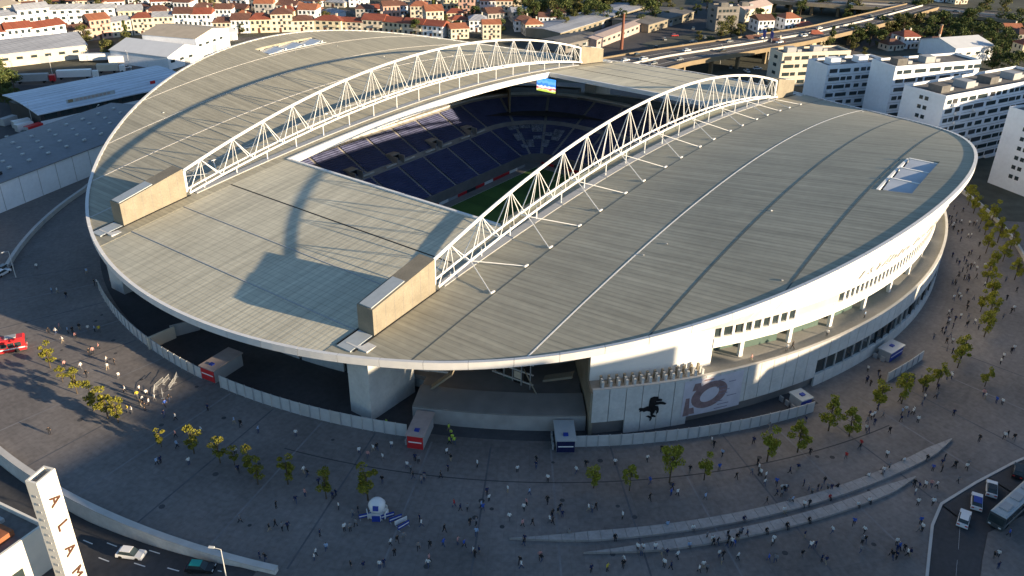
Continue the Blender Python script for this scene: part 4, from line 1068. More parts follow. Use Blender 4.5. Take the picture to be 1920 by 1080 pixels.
# blue-grey shed with the lettered sign on its roof
p0 = at(80, 240, -.05); p1 = at(250, 202, -.05); d = (p1 - p0).normalized(); rz = atan2(d.y, d.x)
SHED = thing('long_shed', 'long low shed with pale blue ribbed roof and a small sign, left of the stadium', 'building', (p0.x, p0.y, -.05), rz); SL = 62
MB().box(.3, SL, .3, 25, 0, 5.3).build('wall', DARKM, SHED)
MB().box(0, SL, 0, .29, 0, 2.4).build('base_wall', WALLW, SHED)
n = 12
for k in range(n):                                            # roof bays, one vaulted strip each
    y0, y1 = -1.0 + 27 * k / n, -1.0 + 27 * (k + 1) / n
    zf = lambda y: 5.4 + 2.6 * sin(min(1, (y + 1) / 27) * pi * .62)
    MB().hexa([(-1, y0, zf(y0) - .35), (SL + 1, y0, zf(y0) - .35), (SL + 1, y1 - .12, zf(y1) - .35), (-1, y1 - .12, zf(y1) - .35)], [(-1, y0, zf(y0)), (SL + 1, y0, zf(y0)), (SL + 1, y1 - .12, zf(y1)), (-1, y1 - .12, zf(y1))]).build('roof_strip', SHEDR, SHED)
MB().box(11, 30, .9, 1.1, 6.6, 8.0).build('sign_board', BUSR, SHED); MB().box(11.6, 13.4, .8, .89, 6.8, 7.9).build('sign_mark', OCHRE, SHED)
for k in range(9): ubox('sign_mark', PINKR, (15 + 1.55 * k, .84, 7.35), (1.1, .1, .8), 0, SHED)
ubox('sign_mark', RED, (46, .84, 8.0), (2.2, .12, 1.2), 0, SHED)
for k in range(10): ubox('window', GLASS, (4 + 6 * k, .28, 3.9), (4.6, .12, 1.6), 0, SHED)
for k, (dx, dy, m) in enumerate(((-7, 6, CARW), (-8, 1, CARW), (-6.5, -4, RED), (-8, 12, GREYM))):
    q = HALL and Vector((p0.x, p0.y, 0)) + Matrix.Rotation(rz, 3, 'Z') @ Vector((dx, dy, 0))
    T = thing('cargo_container', ('pale', 'white', 'red', 'grey')[k] + ' cargo container by the end of the blue roofed shed', 'container', (q.x, q.y, -.05), rz + .1 * k); MB().box(0, 6, 0, 2.5, 0, 2.6).build('container_body', m, T); MB().box(-.05, -.005, .1, 2.4, .1, 2.5).build('container_door', GREYM, T)

def gable_hall(label, q0, q1, D_, H_, rh, wallm, roofm, name='hall', z=-.05, ridge='x'):
    p0 = at(*q0, z); p1 = at(*q1, z); d = p1 - p0; L_ = d.length
    T = thing(name, label, 'building', (p0.x, p0.y, z), atan2(d.y, d.x)); 
    if ridge == 'x':
        MB().add([(0, 0, 0), (L_, 0, 0), (L_, D_, 0), (0, D_, 0), (0, 0, H_), (L_, 0, H_), (L_, D_, H_), (0, D_, H_), (0, D_ / 2, H_ + rh), (L_, D_ / 2, H_ + rh)],
                 [(0, 3, 2, 1), (0, 1, 5, 4), (2, 3, 7, 6), (1, 2, 6, 9, 5), (3, 0, 4, 8, 7), (4, 5, 9, 8), (7, 8, 9, 6)]).build('wall', wallm, T)
        for a, b in ((-.4, D_ / 2), (D_ + .4, D_ / 2)):
            za = H_ - .4 * rh / (D_ / 2)
            MB().hexa([(-.4, a, za + .02), (L_ + .4, a, za + .02), (L_ + .4, b, H_ + rh + .02), (-.4, b, H_ + rh + .02)], [(-.4, a, za + .25), (L_ + .4, a, za + .25), (L_ + .4, b, H_ + rh + .25), (-.4, b, H_ + rh + .25)]).build('roof_slope', roofm, T)
    else:
        MB().add([(0, 0, 0), (L_, 0, 0), (L_, D_, 0), (0, D_, 0), (0, 0, H_), (L_, 0, H_), (L_, D_, H_), (0, D_, H_), (L_ / 2, 0, H_ + rh), (L_ / 2, D_, H_ + rh)],
                 [(0, 3, 2, 1), (1, 2, 6, 5), (3, 0, 4, 7), (0, 1, 5, 8, 4), (2, 3, 7, 9, 6), (5, 6, 9, 8), (7, 4, 8, 9)]).build('wall', wallm, T)
        for a, b in ((-.4, L_ / 2), (L_ + .4, L_ / 2)):
            za = H_ - .4 * rh / (L_ / 2)
            MB().hexa([(a, -.4, za + .02), (b, -.4, H_ + rh + .02), (b, D_ + .4, H_ + rh + .02), (a, D_ + .4, za + .02)], [(a, -.4, za + .25), (b, -.4, H_ + rh + .25), (b, D_ + .4, H_ + rh + .25), (a, D_ + .4, za + .25)]).build('roof_slope', roofm, T)
    for k in range(int(L_ / 6)):
        ubox('window', GLASS, (3 + 6 * k, -.02, H_ * .6), (2.6, .16, 1.2), 0, T)
    MB().box(L_ * .45, L_ * .45 + 3.5, -.06, .02, 0, 3.4).build('door', GREYM, T)
    return T
WHR = M('white_sheet_roof', (0.62, 0.64, 0.66), 0.6, 0.05, 0.3); TANR = M('tan_roof', (0.44, 0.38, 0.30), 0.85, 0.1, 0.3)
gable_hall('white hall with a pale pitched roof behind the stadium rim, nearest of the white halls', (318, 132), (383, 112), 34, 6, 3.4, WALLW, WHR, ridge='y')
gable_hall('taller white hall with a tan roof behind the pitched white hall', (372, 108), (432, 86), 30, 9, 2.2, WALLW, TANR, ridge='y')
gable_hall('small white pavilion with pale roof beside the tan roofed hall', (410, 80), (446, 74), 12, 4, 1.5, WALLW, WHR)
gable_hall('long grey roofed works hall above the trucks yard', (0, 128), (168, 108), 34, 6, 3.2, CREAM, SHEDR2)
gable_hall('lit cream wall store left of the row of houses', (-40, 62), (46, 40), 22, 10, 2.0, CREAM, TANR)
gable_hall('small pale roofed depot beside the bus station roof', (1395, 42), (1445, 30), 12, 7, 2.5, CREAM, PINKR)
gable_hall('white ribbed market hall with a folded roof above the apartment blocks', (1786, 118), (1858, 112), 24, 7, 3.0, WALLW, WHR)
for k, (qx, qy, L_, m, nm) in enumerate(((108, 150, 14, CARW, 'long white trailer parked in the yard above the blue roofed shed'), (183, 138, 9, CREAM, 'cream box trailer parked by the green kiosk'), (30, 158, 13, GREYM, 'grey trailer parked in the shade at the yard end'), (150, 118, 22, CARW, 'white long trailer row end by the lit yard wall'), (205, 122, 10, CARW, 'white truck parked at the yard corner'))):
    p = at(qx, qy, -.05); T = thing('trailer', nm, 'trailer', (p.x, p.y, -.05), radians(-40)); MB().box(0, L_, 0, 2.6, 1.0, 3.9).build('trailer_box', m, T); MB().box(L_ + .4, L_ + 2.6, .1, 2.5, .6, 3.2).build('cab', RED if k == 2 else WHITE, T)
    for x in (1.5, L_ - 2, L_ + 1.5):
        for y in (.2, 2.4): MB().tube((x, y - .15, .5), (x, y + .15, .5), .5, n=10).build('wheel', TYRE, T)

# ---- houses
WALLS = [('white', WALLW), ('cream', CREAM), ('pale yellow', M('yellow_render', (0.64, 0.57, 0.42), 0.9, 0.08, 0.4)), ('pink', M('pink_render', (0.55, 0.36, 0.30), 0.9, 0.08, 0.4)), ('grey', M('grey_render', (0.38, 0.37, 0.36), 0.9, 0.1, 0.4))]
def tile_mat(name, c): return roof_mat(name, c, 0, 0.6, line=.25, dark=.75)
ROOFS = [('red', tile_mat('red_tiles', (0.28, 0.085, 0.05))), ('orange', tile_mat('orange_tiles', (0.36, 0.14, 0.075))), ('brown', tile_mat('brown_tiles', (0.17, 0.085, 0.06))), ('grey', SHEDR2)]
hproto = {}
def house_proto(st, hip):
    key = (st, hip)
    if key in hproto: return hproto[key]
    W_, D_ = 10.0, 9.0; H_ = 3.0 * st; rh = 2.3
    T = link('house', None)
    MB().box(0, W_, 0, D_, -.3, H_).build('wall', WALLW, T)
    e = .45
    if hip: vs = [(-e, -e, H_), (W_ + e, -e, H_), (W_ + e, D_ + e, H_), (-e, D_ + e, H_), (W_ * .32, D_ / 2, H_ + rh), (W_ * .68, D_ / 2, H_ + rh)]
    else: vs = [(-e, -e, H_), (W_ + e, -e, H_), (W_ + e, D_ + e, H_), (-e, D_ + e, H_), (-e * .5, D_ / 2, H_ + rh), (W_ + e * .5, D_ / 2, H_ + rh)]
    vs = [(x, y, z + .02) for x, y, z in vs] + [(x, y, z + .16) for x, y, z in vs[:4]]
    RF = MB().add(vs, [(3, 2, 1, 0), (0, 1, 7, 6), (1, 2, 8, 7), (2, 3, 9, 8), (3, 0, 6, 9), (6, 7, 5, 4), (8, 9, 4, 5), (9, 6, 4), (7, 8, 5)]).build('roof', ROOFS[0][1], T)
    MB().box(W_ * .72, W_ * .72 + .7, D_ * .55, D_ * .55 + .7, H_ + .8, H_ + rh + .9).build('chimney', CREAM, RF)
    wm = _unit.get('hw') or _unit.setdefault('hw', MB().box(-.55, .55, -.08, .08, -.7, .7).mesh('window', GLASS))
    for f in range(st):
        for k in range(4):
            if f == 0 and k == 1: MB().box(W_ * .35, W_ * .35 + 1.1, -.08, .02, 0, 2.2).build('door', BRN, T); continue
            o = link('window', wm, T, (1.4 + 2.4 * k, -.02, 3.0 * f + 1.7))
        for k in range(2):
            o = link('window', wm, T, (-.02, 2.6 + 3.6 * k, 3.0 * f + 1.7), pi / 2)
        if f: ubox('balcony', WALLW, (W_ * .72, -.55, 3.0 * f + .35), (3.6, 1.0, .9), 0, T)
    hproto[key] = T; return T
HOUSES = []
first_use = set()
def house(px, py, wpx=None, st=None, hip=None, wall=None, roof=None, rz=None, sx=1, z=-.05):
    st = st or random.choice((2, 2, 3)); hip = random.random() < .55 if hip is None else hip
    pr = house_proto(st, hip)
    if (st, hip) in first_use: T = copy_tree(pr)
    else: T = pr; first_use.add((st, hip))
    p = at(px, py, z); T.location = (p.x, p.y, z); T.rotation_euler = (0, 0, radians(-42) + random.uniform(-.2, .2) if rz is None else rz); T.scale = (sx, random.uniform(.8, 1.35), random.uniform(.85, 1.2))
    wn_, wm = wall or random.choices(WALLS, (4, 4, 3, 1, 2))[0]; rn, rm = roof or random.choices(ROOFS, (5, 3, 4, 2))[0]
    for c in T.children:
        if c.name.startswith(('wall', 'balcony')): c.material_slots[0].link = 'OBJECT'; c.material_slots[0].material = wm
        if c.name.startswith('roof'): c.material_slots[0].link = 'OBJECT'; c.material_slots[0].material = rm
    T['category'] = 'house'; T['group'] = 'houses of the town'
    HOUSES.append((T, '%s %s-storey house, %s roof' % (wn_, ('one', 'two', 'three', 'four')[st - 1], rn), p.x, p.y)); return T
def row(pts, step, st, jitter=0, **kw):
    """terraced houses along a street given by points on the ground"""
    P_ = [at(*q) for q in pts]
    for a, b in zip(P_[:-1], P_[1:]):
        d = b - a; n = max(1, int(d.length / step)); rz = atan2(d.y, d.x)
        for i in range(n):
            c = a + d * (i / n); T = house(0, 500, st=st if isinstance(st, int) else random.choice(st), rz=rz + random.uniform(-jitter, jitter), sx=d.length / n / 10.0 * (1 if not jitter else .85), **kw)
            T.location = (c.x, c.y, -.05); HOUSES[-1] = (T, HOUSES[-1][1], c.x, c.y)
WL = [WALLS[0], WALLS[1], WALLS[2]]
row([(-30, 103), (70, 92), (130, 82)], 11, 3, roof=ROOFS[0], wall=WALLS[0], hip=False)
row([(135, 80), (250, 66)], 9.5, (3, 3, 2), hip=False)
row([(252, 66), (330, 63), (470, 62), (590, 58), (640, 60)], 9.5, (2, 3, 3))
row([(-20, 66), (100, 52), (220, 46)], 12, (2, 3), roof=ROOFS[3], wall=WALLS[0], hip=False)
row([(225, 46), (330, 40), (480, 40), (600, 42)], 11, (1, 2, 3), .2)
row([(640, 58), (720, 62), (830, 72)], 11, 2, roof=ROOFS[0], hip=False)
row([(-20, 38), (150, 24), (330, 22), (520, 26), (640, 34)], 13, (1, 2, 3), .35)
row([(-20, 18), (150, 8), (330, 6), (520, 10), (700, 14)], 14, (1, 2, 3), .4)
row([(-40, 2), (150, -8), (400, -8), (700, -4), (900, 4)], 17, (2, 3), .3)
for q in ((668, 42, 3), (700, 36, 2), (735, 30, 2), (720, 46, 3), (770, 40, 3), (800, 34, 2), (800, 58, 3), (838, 42, 2), (848, 56, 2), (860, 30, 3), (866, 16, 3), (846, 74, 2), (905, 74, 3), (915, 50, 2), (930, 32, 3), (960, 42, 2), (965, 60, 2),
          (985, 68, 2), (880, 60, 2), (780, 16, 2), (830, 18, 2), (745, 14, 3), (900, 22, 2), (950, 12, 3), (1010, 52, 2), (1030, 44, 2)): house(q[0], q[1], st=q[2])
for q in ((1420, 62, 2), (1470, 58, 2), (1500, 60, 1), (1515, 95, 2), (1690, 92, 2), (1665, 96, 1), (1740, 104, 2), (1770, 108, 1), (1880, 78, 2), (1905, 85, 2), (1912, 110, 2), (1895, 100, 1), (1790, 8, 2), (1760, 4, 2), (1680, 84, 1), (1405, 105, 2), (1440, 112, 2), (1780, 45, 1)): house(q[0], q[1], st=q[2])

# ---- streets between
def road(name, pts, w, z, mat, **kw):
    P_ = [at(*q, z) for q in pts]; L_, R_ = [], []
    for i, p in enumerate(P_):
        a = P_[max(i - 1, 0)]; b = P_[min(i + 1, len(P_) - 1)]; d = (b - a); n = Vector((-d.y, d.x, 0)).normalized() * w / 2; L_.append(p + n); R_.append(p - n)
    mb = MB(); mb.add([tuple(v) for v in L_] + [tuple(v) for v in R_], [(i, len(P_) + i, len(P_) + i + 1, i + 1) for i in range(len(P_) - 1)])
    return mb.build(name, mat, kind='structure', **kw), L_, R_
road('yard', [(-20, 170), (130, 150), (300, 118)], 26, -.05, ASPHL)
road('town_street', [(-20, 118), (140, 98), (290, 84), (480, 72), (640, 66)], 9, -.046, ASPHL)
road('side_street', [(0, 300), (20, 225), (25, 180), (60, 160)], 16, -.042, ASPH)
road('service_road', [(-20, 470), (70, 410), (190, 320), (330, 250)], 22, -.05, ASPH)
road('town_street', [(-20, 28), (300, 15), (650, 20), (840, 70)], 7, -.046, ASPHL)
# ---- viaduct
def deck(label, up, lo, z, th=1.2, par=OCHRE, pierz=True, med=True):
    U = [at(*q, z) for q in up]; Lw = [at(*q, z) for q in lo]; n = 24
    def samp(P_, t):
        t *= len(P_) - 1; i = min(int(t), len(P_) - 2); return P_[i].lerp(P_[i + 1], t - i)
    T = thing('viaduct', label, 'viaduct', (U[0].x, U[0].y, 0)); inv = Matrix.Translation(-T.location)
    def strip(name, mat, f0, f1, z0, z1):
        secs = []
        for k in range(n + 1):
            a = samp(U, k / n); b = samp(Lw, k / n); p = a.lerp(b, f0); q = a.lerp(b, f1)
            secs.append([(p.x, p.y, z0), (q.x, q.y, z0), (q.x, q.y, z1), (p.x, p.y, z1)])
        o = MB().sweep(secs).build(name, mat, T); o.matrix_parent_inverse = inv
    strip('deck', ASPHL, 0, 1, z - th, z); strip('parapet', par, -.012, .012, z - th - .1, z + .7); strip('parapet', par, .988, 1.012, z - th - .1, z + .7)
    if med: strip('median_barrier', KERB, .492, .508, z + .002, z + .85)
    for f in (.25, .75): strip('lane_line', LINE, f - .004, f + .004, z + .004, z + .012)
    for k in range(1, n, 2):
        a = samp(U, k / n); b = samp(Lw, k / n)
        for f in (.15, .85):
            p = a.lerp(b, f); o = ubox('pier', OCHRE, (p.x, p.y, (z - th) / 2 - .2), (1.6, 1.6, z - th + .3), 0, T); o.matrix_parent_inverse = inv
    return U, Lw, samp
VU, VL, VS = deck('wide road viaduct with ochre parapets and a pale median behind the far roof', [(1120, 112), (1208, 97), (1400, 69), (1517, 51), (1620, 27), (1700, 8)], [(1210, 140), (1290, 118), (1400, 99), (1520, 78), (1660, 45), (1760, 15)], 8)
WU, WL_, WS = deck('long grey flyover crossing the top of the picture', [(1380, -14), (1500, -4), (1700, 6), (1940, 30)], [(1380, -4), (1500, 7), (1700, 19), (1940, 44)], 7, par=CONC, med=True)
road('slip_road', [(1160, 128), (1230, 108), (1180, 80), (1290, 58), (1380, 20)], 12, -.045, ASPH)
road('slip_road', [(1560, 110), (1650, 70), (1800, 38), (1940, 55)], 10, -.041, ASPHL)
road('station_yard', [(1060, 100), (1160, 62), (1300, 30), (1420, 4)], 46, -.055, ASPH)
# bus station roofs
for k, (q0, q1, D_) in enumerate((((1050, 78), (1210, 26), 22), ((1118, 92), (1235, 46), 10), ((1215, 62), (1300, 36), 24), ((1060, 100), (1130, 84), 16))):
    gable_hall(('long ribbed station roof left of the chimney mast', 'narrow brown station roof below the long ribbed roof', 'flat grey station roof right of the chimney mast', 'low dark station shed nearest the far roof edge')[k], q0, q1, D_, 4.5, .8, (CONC, PINKR, CONC, CONCD)[k], (SHEDR2, PINKR, FLATR, FLATR)[k], name='station_hall')
p = at(1165, 92); T = thing('brick_chimney', 'slim brown chimney mast between the station roofs', 'chimney', (p.x, p.y, -.05)); MB().tube((0, 0, 0), (0, 0, 18), .9, .65, 12).build('shaft', M('brick_brown', (0.22, 0.09, 0.06), 0.9, 0.1, 1), T); MB().tube((0, 0, 18), (0, 0, 18.6), .8, .8, 12).build('cap', CONC, T)
p = at(1756, 90); T = thing('brick_chimney', 'slim orange chimney beside the white market hall', 'chimney', (p.x, p.y, -.05)); MB().tube((0, 0, 0), (0, 0, 12), .8, .6, 12).build('shaft', M('brick_orange', (0.42, 0.22, 0.13), 0.9, 0.1, 1), T); MB().tube((0, 0, 12), (0, 0, 12.5), .75, .75, 12).build('cap', CONC, T)
for k, (qx, qy) in enumerate(((1432, 78), (1446, 80))):
    p = at(qx, qy, 8); T = thing('road_sign', 'blue road sign above the viaduct, %s of the pair' % ('left' if k == 0 else 'right'), 'road sign', (p.x, p.y, 8), radians(-50)); MB().box(-.12, .12, -.12, .12, 0, 3).build('post', GREYM, T); MB().box(-.2, -.14, -2.2, 2.2, 2.2, 5.4).build('panel', BLUE, T)
# tall terrace office block of the station
apartment('dark tower block with dotted windows beyond the bus station', *corner(1340, 60, -0.05), radians(-40), 14, 12, 13, 4, bands=False, gable_windows=True, wall=CONCD)

# ---- far cars: body, glasshouse and wheels in one small mesh
def small_car(mats):
    mb = MB(); mb.hexa([(-2.1, -.85, .3), (2.1, -.85, .3), (2.1, .85, .3), (-2.1, .85, .3)], [(-2, -.8, .9), (2, -.8, .82), (2, .8, .82), (-2, .8, .9)], 0)
    mb.hexa([(-1.7, -.75, .88), (1, -.75, .84), (1, .75, .84), (-1.7, .75, .88)], [(-1.3, -.6, 1.4), (.3, -.6, 1.4), (.3, .6, 1.4), (-1.3, .6, 1.4)], 1)
    mb.box(-1.32, .32, -.61, .61, 1.401, 1.46, 0)
    for x in (-1.3, 1.3):
        for y in (-.8, .8): mb.tube((x, y - .1, .3), (x, y + .1, .3), .3, n=8, mi=2)
    return mb.mesh('car_body', mats)
CM = [('white', small_car([CARW, GLASS, TYRE])), ('black', small_car([CARB, GLASS, TYRE])), ('grey', small_car([CARG, GLASS, TYRE])), ('red', small_car([CARR, GLASS, TYRE]))]
CARS = []
def far_car(x, y, z, rz):
    nm, me = random.choices(CM, (5, 3, 4, 1))[0]; o = link('car', me, None, (x, y, z + .01), rz, cat='car', group='cars in the distance'); CARS.append((o, nm + ' car', x, y))
for t, f in ((.06, .3), (.1, .7), (.14, .15), (.2, .8), (.26, .35), (.33, .7), (.36, .2), (.45, .3), (.5, .75), (.58, .6), (.63, .3), (.72, .8), (.8, .3), (.12, .4)):
    a = VS(VU, t); b = VS(VL, t); c = a.lerp(b, f); d = VS(VU, t + .03) - a; far_car(c.x, c.y, 8, atan2(d.y, d.x) + (pi if f > .5 else 0))
for t, f in ((.3, .3), (.5, .7), (.62, .3), (.8, .6)):
    a = WS(WU, t); b = WS(WL_, t); c = a.lerp(b, f); d = WS(WU, t + .03) - a; far_car(c.x, c.y, 7, atan2(d.y, d.x))
for q in ((95, 168), (112, 165), (130, 162), (182, 150), (195, 148), (238, 128), (210, 110), (225, 105), (262, 92), (268, 100), (50, 250), (15, 262), (1260, 95), (1280, 88), (1300, 80), (1320, 72), (1230, 90), (1245, 75), (1265, 68), (1300, 55), (1350, 40), (1370, 128), (1400, 135), (1420, 130), (1650, 60), (1720, 50), (1860, 50), (10, 505), (5, 515)):
    p = at(*q); far_car(p.x, p.y, -.04, random.choice((radians(-40), radians(50), radians(20))))
# ---- trees of the town
random.seed(21)
put('broad', [(82, 78, .6), (162, 82, 1.0), (240, 95, .9), (202, 112, .9), (210, 106, .8), (60, 118, .5), (1035, 40), (1015, 35), (1048, 25), (1060, 60, .8), (1075, 45), (1085, 25), (1105, 30), (1130, 18), (1150, 12), (1180, 10), (1215, 12), (1240, 8), (1256, 18), (1605, 30, 1.5), (1370, 68, 1.2), (1352, 72), (1385, 70, .8),
              (1250, 40, .6), (1310, 78, .6), (1690, 68), (1700, 62), (1665, 68), (1720, 62), (1735, 28, 1.2), (1600, 95, .7), (1618, 110, .6), (1660, 72), (1680, 65), (1905, 48), (1880, 32), (1840, 30), (100, 20, .8), (190, 25, .9), (345, 22), (370, 20), (315, 30, .8), (510, 35, .7), (455, 62, .6), (600, 28, .8), (1470, 75, .7), (1440, 76, .6)])
put('dark', [(0, 165, 1.1), (15, 170, 1.1), (30, 178, .9), (5, 190), (1000, 20), (985, 30), (990, 12), (1020, 12), (1070, 12), (1095, 45), (1110, 10), (1550, 100, .9), (1630, 85), (1650, 90, .9), (1745, 70), (1760, 62), (1775, 68), (1790, 75), (1805, 70), (1820, 80), (1835, 85), (1850, 70), (1865, 80), (1880, 90), (1890, 100), (1850, 100), (1870, 115),
             (1860, 130), (1885, 135), (1905, 135), (1870, 55), (1890, 60), (1910, 65), (1915, 80), (1810, 55), (1830, 45), (1700, 80), (1715, 85), (1730, 78), (1715, 30), (1480, 20), (1520, 12), (1540, 25), (1500, 30), (1560, 15), (1390, 8), (1420, 15), (20, 200, .7), (780, 68, .8), (860, 66, .8), (890, 40, .9), (980, 50), (940, 62, .8), (960, 22), (1330, 98, .8), (1290, 110, .6), (1590, 75, .8), (1640, 40, .8), (1755, 95, .7)])
rt = random.Random(3)
put('dark', [(rt.uniform(985, 1235), rt.uniform(2, 52), rt.uniform(.7, 1.2)) for _ in range(34) ])
put('broad', [(rt.uniform(985, 1230), rt.uniform(4, 40), rt.uniform(.7, 1.1)) for _ in range(16)] + [(rt.uniform(0, 950), rt.uniform(4, 44), rt.uniform(.4, .75)) for _ in range(34)])
put('dark', [(rt.uniform(1560, 1919), rt.uniform(20, 100), rt.uniform(.6, 1.1)) for _ in range(40)] + [(rt.uniform(1270, 1480), rt.uniform(10, 60), rt.uniform(.5, .9)) for _ in range(12)])
put('tall', [(163, 70, .8), (240, 88, 1.0), (1553, 98, 1.1), (812, 32, 1.0), (1505, 25)])

# ------------------------------------------------------------------ people
SKIN = M('skin', (0.42, 0.27, 0.19), 0.7, 0.05, 1); HAIRM = M('dark_hair', (0.03, 0.022, 0.018), 0.8, 0.1, 1)
TOPS = [('white', (0.72, 0.72, 0.70)), ('black', (0.02, 0.02, 0.022)), ('navy', (0.02, 0.03, 0.09)), ('blue', (0.04, 0.10, 0.40)), ('grey', (0.22, 0.22, 0.23)), ('pink', (0.55, 0.28, 0.26)), ('red', (0.45, 0.04, 0.04)), ('yellow', (0.65, 0.52, 0.06)), ('lime vest', (0.45, 0.60, 0.08)), ('light blue', (0.30, 0.42, 0.60))]
TOPM = {n: M(n.replace(' ', '_') + '_cloth', c, 0.9, 0.08, 3) for n, c in TOPS}
LEGS = [('dark', (0.02, 0.021, 0.028)), ('blue', (0.05, 0.07, 0.14)), ('beige', (0.34, 0.28, 0.20)), ('grey', (0.13, 0.13, 0.14))]
LEGM = {n: M(n + '_trousers', c, 0.9, 0.08, 3) for n, c in LEGS}
def person_mesh(name, J):
    """J: joints; one skinned figure: pelvis, chest, neck, head, arms with hands, legs with feet"""
    order = ['pelvis', 'waist', 'chest', 'neck', 'chin', 'crown', 'ls', 'le', 'lw', 'lh', 'rs', 're', 'rw', 'rh', 'lhip', 'lk', 'la', 'lt', 'rhip', 'rk', 'ra', 'rt']
    rad = dict(pelvis=(.16, .12), waist=(.145, .11), chest=(.17, .12), neck=(.06, .06), chin=(.075, .085), crown=(.085, .095), ls=(.075, .075), le=(.05, .05), lw=(.038, .038), lh=(.045, .03), rs=(.075, .075), re=(.05, .05), rw=(.038, .038), rh=(.045, .03),
               lhip=(.10, .10), lk=(.07, .07), la=(.05, .05), lt=(.05, .04), rhip=(.10, .10), rk=(.07, .07), ra=(.05, .05), rt=(.05, .04))
    E_ = [('pelvis', 'waist'), ('waist', 'chest'), ('chest', 'neck'), ('neck', 'chin'), ('chin', 'crown'), ('chest', 'ls'), ('ls', 'le'), ('le', 'lw'), ('lw', 'lh'), ('chest', 'rs'), ('rs', 're'), ('re', 'rw'), ('rw', 'rh'), ('pelvis', 'lhip'), ('lhip', 'lk'), ('lk', 'la'), ('la', 'lt'), ('pelvis', 'rhip'), ('rhip', 'rk'), ('rk', 'ra'), ('ra', 'rt')]
    me = bpy.data.meshes.new('sk'); me.from_pydata([J[k] for k in order], [(order.index(a), order.index(b)) for a, b in E_], [])
    o = bpy.data.objects.new('sk', me); COL.objects.link(o); o.modifiers.new('s', 'SKIN')
    if not me.skin_vertices: 
        bpy.context.view_layer.objects.active = o; bpy.ops.mesh.customdata_skin_add()
    for i, k in enumerate(order): me.skin_vertices[0].data[i].radius = rad[k]; me.skin_vertices[0].data[i].use_root = (i == 0)
    sb = o.modifiers.new('d', 'SUBSURF'); sb.levels = 1; sb.render_levels = 1
    out = bpy.data.meshes.new_from_object(o.evaluated_get(bpy.context.evaluated_depsgraph_get())); bpy.data.objects.remove(o); out.name = name
    out.materials.clear()
    for m_ in (TOPM['white'], LEGM['dark'], SKIN, HAIRM): out.materials.append(m_)
    pz = J['pelvis'][2]; nz = J['neck'][2]; cz = J['crown'][2]
    for f in out.polygons:
        c = f.center; g = 0
        dh = min((Vector(J[k]) - c).length for k in ('lw', 'lh', 'rw', 'rh'))
        dl = min((Vector(J[k]) - c).length for k in ('lk', 'rk', 'la', 'ra', 'lt', 'rt')); du = min((Vector(J[k]) - c).length for k in ('waist', 'chest', 'ls', 'rs', 'le', 're'))
        if c.z > nz + .02: g = 3 if (c.z > cz - .02 or (c.x < Vector(J['chin']).x - .03 and c.z > nz + .07)) else 2
        elif dh < .11 and c.z < J['chest'][2]: g = 2
        elif c.z < pz - .02 or dl < du * .8: g = 1
        f.material_index = g; f.use_smooth = True
    return out
def pose(lean=0, lk=(0, .5), rk=(0, .5), la=(0, .09), ra=(0, .09), le=(.0, 1.12), re=(.0, 1.12), lw=(.06, .88), rw=(.06, .88), drop=0, latoe=None):
    z = -drop
    J = dict(pelvis=(0, 0, .95 + z), waist=(lean * .3, 0, 1.12 + z), chest=(lean * .7, 0, 1.34 + z), neck=(lean, 0, 1.48 + z), chin=(lean + .02, 0, 1.56 + z), crown=(lean + .01, 0, 1.67 + z),
             ls=(lean * .7, .20, 1.40 + z), rs=(lean * .7, -.20, 1.40 + z), le=(le[0] + lean * .5, .27, le[1] + z), re=(re[0] + lean * .5, -.27, re[1] + z), lw=(lw[0] + lean * .4, .26, lw[1] + z), rw=(rw[0] + lean * .4, -.26, rw[1] + z),
             lh=(lw[0] + lean * .4 + .02, .255, lw[1] - .12 + z), rh=(rw[0] + lean * .4 + .02, -.255, rw[1] - .12 + z),
             lhip=(0, .10, .90 + z), rhip=(0, -.10, .90 + z), lk=(lk[0], .11, lk[1]), rk=(rk[0], -.11, rk[1]), la=(la[0], .11, la[1]), ra=(ra[0], -.11, ra[1]))
    J['lt'] = (la[0] + .17, .12, max(.045, la[1] - .05)); J['rt'] = (ra[0] + .17, -.12, max(.045, ra[1] - .05)); return J
POSES = [('standing', pose()), ('walking', pose(.06, (.14, .5), (-.02, .48), (.26, .1), (-.30, .16), (-.12, 1.13), (.08, 1.13), (-.18, .92), (.26, .95))), ('walking', pose(.05, (-.05, .5), (.17, .49), (-.26, .15), (.22, .1), (.10, 1.13), (-.10, 1.13), (.28, .96), (-.16, .92))),
         ('standing', pose(.02, (.03, .5), (-.03, .5), (.04, .09), (-.05, .09), (.05, 1.14), (.02, 1.12), (.28, 1.2), (.08, .88))), ('sitting', pose(.05, (.42, .48), (.42, .48), (.42, .09), (.44, .09), (.08, 1.14), (.08, 1.14), (.28, .98), (.28, .98), drop=.44))]
PM = [(n, person_mesh('person_body', J)) for n, J in POSES]
random.seed(5)
PEOPLE = []
def person(x, y, z=0.0, top=None, pz=None, rz=None):
    i = random.choices((0, 1, 2, 3), (2, 3, 3, 2))[0] if pz is None else pz
    nm, me = PM[i]; tp = top or random.choices([t[0] for t in TOPS], (28, 30, 14, 7, 10, 4, 2, 1, 0, 5))[0]; lg = random.choices([t[0] for t in LEGS], (6, 3, 1, 2))[0]
    o = bpy.data.objects.new('person', me); COL.objects.link(o); o.location = (x, y, z); o.rotation_euler = (0, 0, random.uniform(0, 6.28) if rz is None else rz); s = random.uniform(.95, 1.1); o.scale = (s * 1.08, s * 1.08, s)
    for k, m_ in ((0, TOPM[tp]), (1, LEGM[lg])): o.material_slots[k].link = 'OBJECT'; o.material_slots[k].material = m_
    o['category'] = 'person'; o['group'] = 'people around the stadium'; PEOPLE.append((o, '%s person in %s%s, %s trousers' % (nm, tp, '' if 'vest' in tp else ' top', lg), x, y)); return o
